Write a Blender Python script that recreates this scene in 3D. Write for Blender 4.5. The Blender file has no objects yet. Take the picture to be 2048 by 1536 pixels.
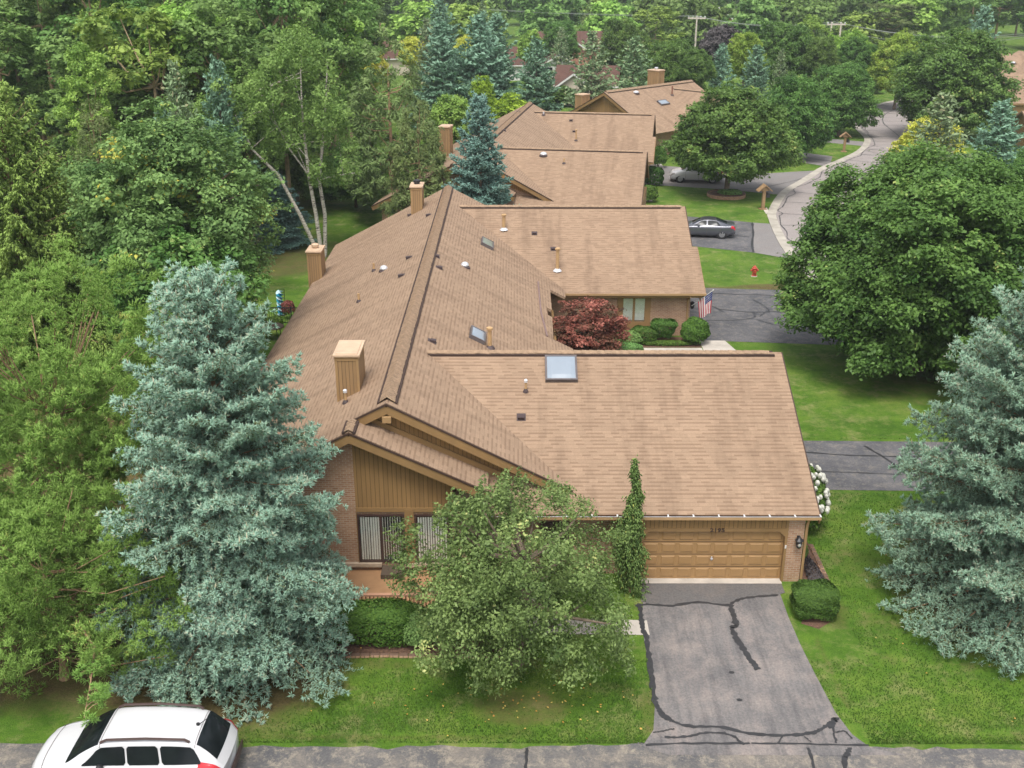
import bpy, math, random
import numpy as np
from mathutils import Vector, Matrix
R_ = math.radians
scene = bpy.context.scene
col = scene.collection

# ------------------------------------------------------------ camera
CAM_Z, PITCH, YAW = 20.4, 22.2, 0.16
cd = bpy.data.cameras.new('camera')
cam = bpy.data.objects.new('camera', cd)
col.objects.link(cam)
cam.location = (0, 0, CAM_Z)
cam.rotation_euler = (R_(90 - PITCH), 0, R_(YAW))
cd.sensor_width = 36; cd.lens = 36 * 2117 / 2048
cd.clip_start = 0.1; cd.clip_end = 4000
scene.camera = cam

# ------------------------------------------------------------ light
SUN_EL = 66      # bright overcast sky, weak soft sun from behind the viewer's left
w = bpy.data.worlds.new('World'); scene.world = w; w.use_nodes = True
nt = w.node_tree; nt.nodes.clear()
sky = nt.nodes.new('ShaderNodeTexSky'); sky.sky_type = 'NISHITA'; sky.sun_disc = False
sky.sun_elevation = R_(SUN_EL); sky.sun_rotation = R_(192)
sky.air_density = 1.0; sky.dust_density = 4.0; sky.ozone_density = 0.6
hs = nt.nodes.new('ShaderNodeHueSaturation'); hs.inputs['Saturation'].default_value = 0.3
bg = nt.nodes.new('ShaderNodeBackground'); bg.inputs['Strength'].default_value = 0.15
wo = nt.nodes.new('ShaderNodeOutputWorld')
nt.links.new(sky.outputs[0], hs.inputs['Color']); nt.links.new(hs.outputs[0], bg.inputs[0]); nt.links.new(bg.outputs[0], wo.inputs[0])
ld = bpy.data.lights.new('sun', 'SUN'); ld.energy = 1.3; ld.angle = R_(18); ld.color = (1, .95, .88)
sun = bpy.data.objects.new('sun', ld); col.objects.link(sun)
sun.rotation_euler = (R_(90 - SUN_EL), 0, R_(-12)); sun.location = (10, -10, 60)
scene.view_settings.view_transform = 'Standard'; scene.view_settings.look = 'None'
scene.view_settings.exposure = 0.86; scene.view_settings.gamma = 1.0
scene.cycles.max_bounces = 6; scene.cycles.diffuse_bounces = 3; scene.cycles.transmission_bounces = 3
scene.cycles.transparent_max_bounces = 6
scene.cycles.use_denoising = True

# ------------------------------------------------------------ image <-> world helpers
F_, TH = 2117.0, R_(PITCH)
def G(px, py, z=0.0):
    """point where the view ray of a photo pixel meets height z"""
    u = (px - 1030) / F_; v = (py - 768) / F_
    dy = math.cos(TH) - v * math.sin(TH); dz = -math.sin(TH) - v * math.cos(TH)
    t = (z - CAM_Z) / dz
    return (u * t, dy * t)
def zat(py, Y):
    """height at distance Y seen on photo row py"""
    return CAM_Z - Y * math.tan(TH + math.atan((py - 768) / F_))
def xat(px, Y, z):
    d = Y * math.cos(TH) + (CAM_Z - z) * math.sin(TH)
    return (px - 1030) * d / F_
def on_plane(px, py, p0, n):
    u = (px - 1030) / F_; v = (py - 768) / F_
    d = Vector((u, math.cos(TH) - v * math.sin(TH), -math.sin(TH) - v * math.cos(TH)))
    o = Vector((0, 0, CAM_Z)); p0 = Vector(p0); n = Vector(n)
    return o + d * ((p0 - o).dot(n) / d.dot(n))

# ------------------------------------------------------------ materials
def lk(nt, a, b): nt.links.new(a, b)
def newmat(name):
    m = bpy.data.materials.new(name); m.use_nodes = True
    nt = m.node_tree; b = nt.nodes['Principled BSDF']
    return m, nt, b
def noise(nt, scale, detail=4, vec=None, rough=.6, dist=0):
    n = nt.nodes.new('ShaderNodeTexNoise'); n.inputs['Scale'].default_value = scale
    n.inputs['Detail'].default_value = detail; n.inputs['Roughness'].default_value = rough
    n.inputs['Distortion'].default_value = dist
    if vec is not None: lk(nt, vec, n.inputs['Vector'])
    return n.outputs['Fac']
def ramp(nt, fac, stops):
    r = nt.nodes.new('ShaderNodeValToRGB'); lk(nt, fac, r.inputs[0])
    e = r.color_ramp.elements
    while len(e) < len(stops): e.new(0.5)
    for i, (p, c) in enumerate(stops):
        e[i].position = p; e[i].color = (*c, 1)
    return r.outputs[0]
def mixc(nt, fac, a, b, mode='MIX'):
    m = nt.nodes.new('ShaderNodeMix'); m.data_type = 'RGBA'; m.blend_type = mode
    for s, v in ((m.inputs[0], fac), (m.inputs[6], a), (m.inputs[7], b)):
        if isinstance(v, (int, float)): s.default_value = v
        elif isinstance(v, tuple): s.default_value = (*v, 1)
        else: lk(nt, v, s)
    return m.outputs[2]
def math_(nt, op, a, b=0.0, c=None):
    m = nt.nodes.new('ShaderNodeMath'); m.operation = op
    for i, v in enumerate((a, b, c)):
        if v is None: continue
        if isinstance(v, (int, float)): m.inputs[i].default_value = v
        else: lk(nt, v, m.inputs[i])
    return m.outputs[0]
def objco(nt):
    t = nt.nodes.new('ShaderNodeTexCoord'); return t.outputs['Object']
def worldco(nt):
    t = nt.nodes.new('ShaderNodeNewGeometry'); return t.outputs['Position']
def bump(nt, b, h, strength=.4, dist=.02):
    n = nt.nodes.new('ShaderNodeBump'); n.inputs['Strength'].default_value = strength
    n.inputs['Distance'].default_value = dist; lk(nt, h, n.inputs['Height']); lk(nt, n.outputs[0], b.inputs['Normal'])
def scaled(nt, v, s):
    m = nt.nodes.new('ShaderNodeMapping'); lk(nt, v, m.inputs[0]); m.inputs['Scale'].default_value = s
    return m.outputs[0]
def plain(name, c, rough=.6, var=.15, nscale=3.0, metal=0.0, bmp=0.0, bs=40, spec=None, coat=0):
    m, nt, b = newmat(name)
    n = noise(nt, nscale, 5, objco(nt))
    lo = tuple(x * (1 - var) for x in c); hi = tuple(min(1, x * (1 + var)) for x in c)
    lk(nt, ramp(nt, n, [(.3, lo), (.7, hi)]), b.inputs['Base Color'])
    b.inputs['Roughness'].default_value = rough; b.inputs['Metallic'].default_value = metal
    if spec is not None: b.inputs['Specular IOR Level'].default_value = spec
    if coat: b.inputs['Coat Weight'].default_value = coat
    if bmp: bump(nt, b, noise(nt, bs, 3, objco(nt)), bmp, .01)
    return m
def brick_mat(name, c1, c2, mortar, bw=.21, rh=.075, ms=.010):
    m, nt, b = newmat(name)
    sp = nt.nodes.new('ShaderNodeSeparateXYZ'); lk(nt, objco(nt), sp.inputs[0])
    cb = nt.nodes.new('ShaderNodeCombineXYZ')
    lk(nt, math_(nt, 'ADD', sp.outputs[0], sp.outputs[1]), cb.inputs[0]); lk(nt, sp.outputs[2], cb.inputs[1])
    t = nt.nodes.new('ShaderNodeTexBrick'); lk(nt, cb.outputs[0], t.inputs['Vector'])
    t.inputs['Scale'].default_value = 1; t.inputs['Brick Width'].default_value = bw
    t.inputs['Row Height'].default_value = rh; t.inputs['Mortar Size'].default_value = ms
    t.inputs['Color1'].default_value = (*c1, 1); t.inputs['Color2'].default_value = (*c2, 1); t.inputs['Mortar'].default_value = (*mortar, 1)
    t.inputs['Bias'].default_value = -.1
    c = mixc(nt, .5, t.outputs[0], ramp(nt, noise(nt, 1.3, 4, objco(nt)), [(.3, (.55, .5, .5)), (.7, (1, 1, 1))]), 'MULTIPLY')
    lk(nt, c, b.inputs['Base Color']); b.inputs['Roughness'].default_value = .9
    bump(nt, b, math_(nt, 'SUBTRACT', 1, t.outputs['Fac']), .5, .008)
    return m
def siding_mat(name, c, pitch=.15, horiz=False):
    m, nt, b = newmat(name)
    sp = nt.nodes.new('ShaderNodeSeparateXYZ'); lk(nt, objco(nt), sp.inputs[0])
    u = sp.outputs[2] if horiz else math_(nt, 'ADD', sp.outputs[0], sp.outputs[1])
    fr = math_(nt, 'FRACT', math_(nt, 'DIVIDE', math_(nt, 'ADD', u, 100.0), pitch))
    groove = math_(nt, 'LESS_THAN', fr, .14)
    cell = nt.nodes.new('ShaderNodeTexWhiteNoise'); cell.noise_dimensions = '1D'
    lk(nt, math_(nt, 'FLOOR', math_(nt, 'DIVIDE', math_(nt, 'ADD', u, 100.0), pitch)), cell.inputs['W'])
    n = noise(nt, 2.0, 5, scaled(nt, objco(nt), (3, 3, .4)))
    base = ramp(nt, math_(nt, 'ADD', math_(nt, 'MULTIPLY', n, .7), math_(nt, 'MULTIPLY', cell.outputs[0], .25)),
                [(.25, tuple(x * .82 for x in c)), (.75, tuple(x * 1.15 for x in c))])
    lk(nt, mixc(nt, groove, base, tuple(x * .45 for x in c)), b.inputs['Base Color'])
    b.inputs['Roughness'].default_value = .75
    bump(nt, b, math_(nt, 'SUBTRACT', 1, groove), .6, .01)
    return m
def shingle_mat(name, c, bw=.32, rh=.17):
    m, nt, b = newmat(name)
    uv = nt.nodes.new('ShaderNodeUVMap'); uv.uv_map = 'UVMap'
    v = uv.outputs[0]
    def bt(width, c1, c2, mo, ms, off=.5, vec=v):
        t = nt.nodes.new('ShaderNodeTexBrick'); lk(nt, vec, t.inputs['Vector'])
        t.inputs['Scale'].default_value = 1; t.inputs['Brick Width'].default_value = width
        t.inputs['Row Height'].default_value = rh; t.inputs['Mortar Size'].default_value = ms; t.offset = off
        t.inputs['Mortar Smooth'].default_value = .2
        t.inputs['Color1'].default_value = (*c1, 1); t.inputs['Color2'].default_value = (*c2, 1); t.inputs['Mortar'].default_value = (*mo, 1)
        return t
    k = lambda s: tuple(x * s for x in c)
    # dark dashes on the lower edge of laminated shingles; row shadow lines painted in
    sp = nt.nodes.new('ShaderNodeSeparateXYZ'); lk(nt, v, sp.inputs[0])
    row = math_(nt, 'DIVIDE', math_(nt, 'ADD', sp.outputs[1], 500 * rh), rh)
    rf = math_(nt, 'FRACT', row)
    cb = nt.nodes.new('ShaderNodeCombineXYZ')
    lk(nt, math_(nt, 'FLOOR', math_(nt, 'DIVIDE', math_(nt, 'ADD', sp.outputs[0], math_(nt, 'MULTIPLY', math_(nt, 'FLOOR', row), .37)), .30)), cb.inputs[0])
    lk(nt, math_(nt, 'FLOOR', row), cb.inputs[1])
    wn = nt.nodes.new('ShaderNodeTexWhiteNoise'); wn.noise_dimensions = '2D'; lk(nt, cb.outputs[0], wn.inputs['Vector'])
    dash = math_(nt, 'MULTIPLY', math_(nt, 'LESS_THAN', rf, .40), math_(nt, 'GREATER_THAN', wn.outputs[0], .45))
    wn2 = nt.nodes.new('ShaderNodeTexWhiteNoise'); wn2.noise_dimensions = '3D'; lk(nt, scaled(nt, cb.outputs[0], (1.7, 2.3, 1)), wn2.inputs['Vector'])
    base = ramp(nt, wn2.outputs[0], [(0, k(.93)), (1, k(1.07))])
    base = mixc(nt, math_(nt, 'MULTIPLY', dash, .48), base, (c[0] * .56, c[1] * .5, c[2] * .48))
    base = mixc(nt, math_(nt, 'MULTIPLY', math_(nt, 'LESS_THAN', rf, .16), .26), base, k(.5))  # thin dark line paints the shadow along each row's lower edge
    n1 = noise(nt, .55, 5, v); n2 = noise(nt, 16, 3, v)
    base = mixc(nt, .6, base, ramp(nt, n1, [(.3, (.8, .78, .78)), (.7, (1.0, 1.0, 1.0))]), 'MULTIPLY')
    base = mixc(nt, .5, base, ramp(nt, n2, [(.3, (.75, .75, .75)), (.7, (1, 1, 1))]), 'MULTIPLY')
    st = noise(nt, 1.0, 4, scaled(nt, v, (1.1, .12, 1)))
    base = mixc(nt, .5, base, ramp(nt, st, [(.34, (.62, .6, .6)), (.5, (1, 1, 1))]), 'MULTIPLY')
    lk(nt, base, b.inputs['Base Color']); b.inputs['Roughness'].default_value = .95
    b.inputs['Specular IOR Level'].default_value = .25
    bump(nt, b, math_(nt, 'SUBTRACT', 1, math_(nt, 'ADD', rf, math_(nt, 'MULTIPLY', wn.outputs[0], .3))), .35, .015)
    return m
def foliage(name, dark, light, tip=None, transl=.28, objvar=.25, rough=.7, tippos=.86):
    m = bpy.data.materials.new(name); m.use_nodes = True
    nt = m.node_tree; nt.nodes.clear()
    o = nt.nodes.new('ShaderNodeOutputMaterial')
    a = nt.nodes.new('ShaderNodeAttribute'); a.attribute_name = 'tone'
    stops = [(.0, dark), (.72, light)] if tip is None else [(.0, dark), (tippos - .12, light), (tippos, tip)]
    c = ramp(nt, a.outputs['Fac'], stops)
    oi = nt.nodes.new('ShaderNodeObjectInfo')
    h = nt.nodes.new('ShaderNodeHueSaturation'); lk(nt, c, h.inputs['Color'])
    lk(nt, math_(nt, 'ADD', math_(nt, 'MULTIPLY', oi.outputs['Random'], .03), .485), h.inputs['Hue'])
    lk(nt, math_(nt, 'ADD', math_(nt, 'MULTIPLY', oi.outputs['Random'], objvar), 1 - objvar / 2), h.inputs['Value'])
    p = nt.nodes.new('ShaderNodeBsdfPrincipled'); p.inputs['Roughness'].default_value = rough
    p.inputs['Specular IOR Level'].default_value = .25
    t = nt.nodes.new('ShaderNodeBsdfTranslucent')
    lk(nt, h.outputs[0], p.inputs['Base Color']); lk(nt, h.outputs[0], t.inputs['Color'])
    mx = nt.nodes.new('ShaderNodeMixShader'); mx.inputs[0].default_value = transl
    lk(nt, p.outputs[0], mx.inputs[1]); lk(nt, t.outputs[0], mx.inputs[2]); lk(nt, mx.outputs[0], o.inputs[0])
    return m

M = {}
M['shingle'] = shingle_mat('tan_shingles', (.315, .219, .147))
M['shingle_dark'] = shingle_mat('brown_shingles', (.12, .065, .05))
M['ridge'] = plain('ridge_cap_shingles', (.27, .185, .118), .95, .25, 6, bmp=.4)
M['ridge_edge'] = plain('ridge_vent_edge', (.045, .025, .018), .9, .2)
M['trim'] = plain('ochre_trim', (.25, .15, .06), .6, .12, 1.5)
M['trim_light'] = plain('light_ochre_trim', (.32, .20, .09), .6, .12, 1.5)
M['siding'] = siding_mat('ochre_vertical_siding', (.27, .158, .058))
M['chimney_siding'] = siding_mat('chimney_siding', (.30, .185, .085), .13)
M['chimney_cap'] = plain('chimney_cap', (.52, .37, .25), .55, .12, 2)
M['brick'] = brick_mat('tan_brick', (.35, .19, .105), (.46, .28, .165), (.46, .37, .28))
M['brick_red'] = brick_mat('red_brick', (.34, .11, .06), (.42, .16, .09), (.40, .30, .24))
M['edge_dark'] = plain('dark_drip_edge', (.055, .03, .02), .6, .2)
M['gutter'] = plain('tan_gutter', (.38, .24, .12), .45, .1)
M['gutter_in'] = plain('gutter_debris', (.16, .10, .08), .9, .4, 8)
M['white'] = plain('white_paint', (.62, .61, .59), .5, .05)
M['glass'] = plain('dark_window_glass', (.01, .013, .015), .08, .3, 2, spec=.18)
M['frame_dark'] = plain('dark_bronze_frame', (.06, .035, .03), .4, .15)
M['blind'] = plain('pale_vertical_blind', (.78, .76, .68), .7, .1, 5)
M['stone_sill'] = plain('stone_sill', (.42, .33, .24), .8, .15, 5)
M['dark_in'] = plain('unlit_room_shade', (.015, .013, .012), .9, .2)
M['door_panel'] = plain('garage_door_paint', (.31, .182, .075), .5, .07, 1.0)
M['concrete'] = plain('pale_concrete', (.42, .38, .33), .85, .2, 1.5, bmp=.3)
M['kerb'] = plain('kerb_concrete', (.35, .32, .27), .85, .25, .8, bmp=.3)
M['deck'] = plain('deck_boards', (.33, .185, .09), .7, .1, 3)
M['deck_rail'] = plain('deck_rail', (.40, .22, .14), .6, .12)
M['deck_dark'] = plain('deck_baluster', (.20, .085, .05), .6, .12)
M['mat_brown'] = plain('brown_step', (.085, .06, .04), .8, .2)
M['black'] = plain('black_metal', (.015, .015, .017), .45, .2)
M['rubber'] = plain('tyre_rubber', (.02, .02, .021), .8, .2)
M['alloy'] = plain('alloy_wheel', (.42, .42, .44), .3, .1, metal=.8)
M['white_car'] = plain('white_car_paint', (.56, .56, .575), .22, .02, coat=.6)
M['grey_car'] = plain('grey_car_paint', (.11, .115, .135), .25, .04, metal=.5, coat=.7)
M['red_lamp'] = plain('red_lamp', (.50, .02, .03), .2, .1)
M['chrome'] = plain('bright_lamp', (.7, .7, .72), .15, .05, metal=.7)
M['skylight_glass'] = plain('pale_skylight_dome', (.235, .275, .32), .25, .04, 1.0)
M['skylight_grey'] = plain('dull_skylight_dome', (.16, .18, .14), .4, .2, 1.0)
M['skylight_frame'] = plain('skylight_frame', (.10, .085, .085), .5, .15)
M['vent_dark'] = plain('dark_roof_vent', (.055, .035, .035), .6, .15)
M['pipe_tan'] = plain('tan_vent_pipe', (.42, .27, .13), .6, .15)
M['metal_pale'] = plain('pale_metal', (.62, .63, .66), .35, .1, metal=.4)
M['bark'] = plain('grey_brown_bark', (.16, .12, .085), .9, .35, 7, bmp=.6, bs=18)
M['bark_pale'] = plain('pale_woodland_bark', (.30, .22, .13), .9, .3, 2, bmp=.5, bs=9)
M['bark_pine'] = plain('pine_bark', (.30, .19, .11), .9, .35, 5, bmp=.5)
M['mulch'] = plain('brown_mulch', (.11, .06, .038), .95, .5, 14, bmp=.9, bs=30)
M['sealant'] = plain('black_crack_sealant', (.028, .028, .03), .6, .25, 5)
M['pole_wood'] = plain('weathered_pole', (.50, .44, .38), .8, .15, 3)
M['wire'] = plain('overhead_wire', (.20, .22, .2), .5, .1)
M['hydrant'] = plain('hydrant_red', (.42, .06, .035), .5, .15)
M['post_wood'] = plain('cedar_post', (.27, .17, .085), .75, .2, 6)
M['paver_ring'] = brick_mat('planter_block', (.42, .25, .15), (.50, .32, .20), (.16, .10, .07), .3, .1, .012)
M['stucco_cream'] = plain('cream_wall', (.55, .47, .38), .8, .1)

def birch_bark():
    m, nt, b = newmat('white_birch_bark')
    n = noise(nt, 3.0, 5, scaled(nt, objco(nt), (1.2, 1.2, 5)), .75)
    lk(nt, ramp(nt, n, [(.40, (.05, .04, .035)), (.47, (.50, .45, .38)), (.8, (.72, .68, .6))]), b.inputs['Base Color'])
    b.inputs['Roughness'].default_value = .8
    return m
M['birch'] = birch_bark()

def asphalt(name, lo, hi, warm, streak=0.0, crackle=0.0):
    m, nt, b = newmat(name)
    p = worldco(nt)
    big = noise(nt, .35, 5, p); fine = noise(nt, 14, 4, p, .75); grit = noise(nt, 60, 2, p)
    c = ramp(nt, big, [(.3, lo), (.7, hi)])
    c = mixc(nt, ramp(nt, noise(nt, .8, 6, p, .7), [(.45, (0, 0, 0)), (.65, (1, 1, 1))]), c, warm)
    c = mixc(nt, .7, c, ramp(nt, fine, [(.3, (.5, .5, .52)), (.65, (1.12, 1.1, 1.08))]), 'MULTIPLY')
    c = mixc(nt, .5, c, ramp(nt, grit, [(.3, (.7, .7, .7)), (.7, (1, 1, 1))]), 'MULTIPLY')
    if streak:
        s = noise(nt, 1.0, 5, scaled(nt, p, (2.6, .28, 1)), .65)
        c = mixc(nt, streak, c, ramp(nt, s, [(.36, (.62, .62, .65)), (.5, (1, 1, 1)), (.68, (1.35, 1.25, 1.2))]), 'MULTIPLY')
    if crackle:
        s = noise(nt, 2.4, 8, p, .85)
        c = mixc(nt, math_(nt, 'MULTIPLY', ramp(nt, s, [(.5, (0, 0, 0)), (.6, (1, 1, 1))]), crackle), c, (.30, .26, .20))
    lk(nt, c, b.inputs['Base Color']); b.inputs['Roughness'].default_value = .9
    bump(nt, b, fine, .25, .01)
    return m
M['asphalt_drive'] = asphalt('weathered_driveway_asphalt', (.135, .13, .13), (.20, .188, .182), (.25, .222, .205), .7)
M['asphalt_front'] = asphalt('front_lane_asphalt', (.075, .078, .086), (.15, .143, .137), (.22, .195, .165), 0, .7)
M['asphalt_dark'] = asphalt('dark_driveway_asphalt', (.066, .069, .078), (.112, .112, .12), (.14, .137, .142), 0, .3)
M['asphalt_road'] = asphalt('pale_road_asphalt', (.27, .235, .22), (.34, .305, .285), (.30, .27, .255))
M['asphalt_apron'] = asphalt('apron_asphalt', (.195, .185, .18), (.245, .23, .22), (.22, .2, .19))

def grass_mat():
    m, nt, b = newmat('lawn_grass')
    p = worldco(nt)
    a = nt.nodes.new('ShaderNodeAttribute'); a.attribute_name = 'bare'
    n = noise(nt, .30, 6, p, .65); n2 = noise(nt, 2.2, 7, p, .8); n3 = noise(nt, 30, 2, scaled(nt, p, (1, .6, 1)))
    c = ramp(nt, n, [(.3, (.046, .108, .012)), (.52, (.085, .168, .02)), (.72, (.15, .215, .04))])
    c = mixc(nt, .75, c, ramp(nt, n2, [(.25, (.42, .55, .5)), (.5, (.95, .95, .9)), (.75, (1.5, 1.25, 1.3))]), 'MULTIPLY')
    c = mixc(nt, .6, c, ramp(nt, n3, [(.3, (.55, .6, .55)), (.7, (1.3, 1.25, 1.2))]), 'MULTIPLY')
    c = mixc(nt, .5, c, ramp(nt, noise(nt, 1.0, 3, scaled(nt, p, (.10, 1.1, 1))), [(.35, (.82, .86, .8)), (.65, (1.15, 1.1, 1.1))]), 'MULTIPLY')
    dry = math_(nt, 'MULTIPLY', ramp(nt, noise(nt, .8, 8, p, .8), [(.50, (0, 0, 0)), (.68, (1, 1, 1))]), .6)
    c = mixc(nt, dry, c, (.27, .24, .11))
    mix = math_(nt, 'ADD', a.outputs['Fac'], math_(nt, 'MULTIPLY', math_(nt, 'SUBTRACT', noise(nt, 1.6, 6, p, .75), .5), .9))
    bare = mixc(nt, noise(nt, 3.0, 5, p), (.15, .12, .05), (.085, .055, .035))
    bare = mixc(nt, .8, bare, ramp(nt, noise(nt, 11, 5, p, .8), [(.35, (.45, .42, .4)), (.65, (1.35, 1.3, 1.2))]), 'MULTIPLY')
    f = ramp(nt, mix, [(.3, (0, 0, 0)), (1.0, (.92, .92, .92))])
    c = mixc(nt, f, c, bare)
    lk(nt, c, b.inputs['Base Color']); b.inputs['Roughness'].default_value = .9
    b.inputs['Specular IOR Level'].default_value = .15
    bump(nt, b, n3, .8, .05)
    return m
M['grass'] = grass_mat()

M['f_blue'] = foliage('blue_spruce_needles', (.16, .15, .05), (.40, .63, .48), (.66, .57, .42), .3, .1, tippos=.95)
M['f_blue_far'] = foliage('blue_spruce_needles_far', (.065, .135, .075), (.20, .34, .225), None, .15, .25)
M['f_green_spruce'] = foliage('green_spruce_needles', (.09, .15, .07), (.24, .34, .17), (.40, .34, .20), .15, .2, tippos=.95)
M['f_norway'] = foliage('norway_spruce_needles', (.11, .19, .03), (.36, .50, .12), None, .3, .1)
M['f_pine'] = foliage('pine_needles', (.16, .32, .055), (.44, .72, .19), (.62, .68, .22), .45, .12, tippos=.96)
M['f_pine_dark'] = foliage('olive_pine_needles', (.08, .12, .035), (.22, .29, .10), None, .25, .2)
M['f_maple'] = foliage('maple_leaves', (.045, .11, .022), (.195, .335, .078), (.42, .48, .15), .36, .15, .5, tippos=.97)
M['f_maple_bright'] = foliage('bright_maple_leaves', (.11, .22, .025), (.36, .52, .09), (.55, .60, .12), .35, .15, .55)
M['f_woods'] = foliage('woodland_leaves', (.075, .155, .04), (.26, .41, .115), None, .4, .35, .6)
M['f_woods_light'] = foliage('pale_woodland_leaves', (.11, .22, .035), (.38, .55, .12), None, .35, .3, .6)
M['f_lin'] = foliage('mixed_green_leaves', (.06, .14, .04), (.25, .42, .13), (.66, .62, .10), .3, .1, tippos=.955)
M['f_birch'] = foliage('birch_leaves', (.09, .17, .035), (.28, .41, .11), None, .35, .1)
M['f_yellow'] = foliage('yellow_leaves', (.30, .38, .04), (.66, .68, .12), None, .3, .1)
M['f_lime'] = foliage('lime_leaves', (.14, .24, .015), (.36, .50, .05), None, .3, .1)
M['f_apple'] = foliage('crabapple_leaves', (.06, .115, .03), (.26, .375, .12), (.54, .58, .22), .3, .0, .5, tippos=.93)
M['f_hedge'] = foliage('hedge_leaves', (.03, .085, .012), (.12, .215, .035), None, .2, .15)
M['f_boxwood'] = foliage('yew_leaves', (.025, .075, .014), (.085, .18, .03), None, .15, .15)
M['f_weep'] = foliage('weeping_spruce_needles', (.09, .18, .05), (.26, .38, .11), (.44, .44, .12), .25, 0, tippos=.97)
M['f_red'] = foliage('red_maple_leaves', (.08, .055, .03), (.36, .10, .09), (.60, .24, .20), .3, 0, tippos=.93)
M['f_purple'] = foliage('purple_leaves', (.05, .045, .05), (.14, .125, .125), None, .2, .1)
M['f_juniper'] = foliage('juniper', (.08, .17, .04), (.24, .40, .12), None, .2, .1)
M['f_flower'] = foliage('white_flowers', (.66, .66, .56), (.82, .82, .76), None, .2, 0)
M['f_pink'] = foliage('pink_flowers', (.45, .08, .12), (.65, .25, .28), None, .2, 0)
M['f_blade'] = foliage('grass_blades', (.045, .10, .014), (.125, .205, .036), (.30, .28, .12), .3, 0, tippos=.96)

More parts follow.
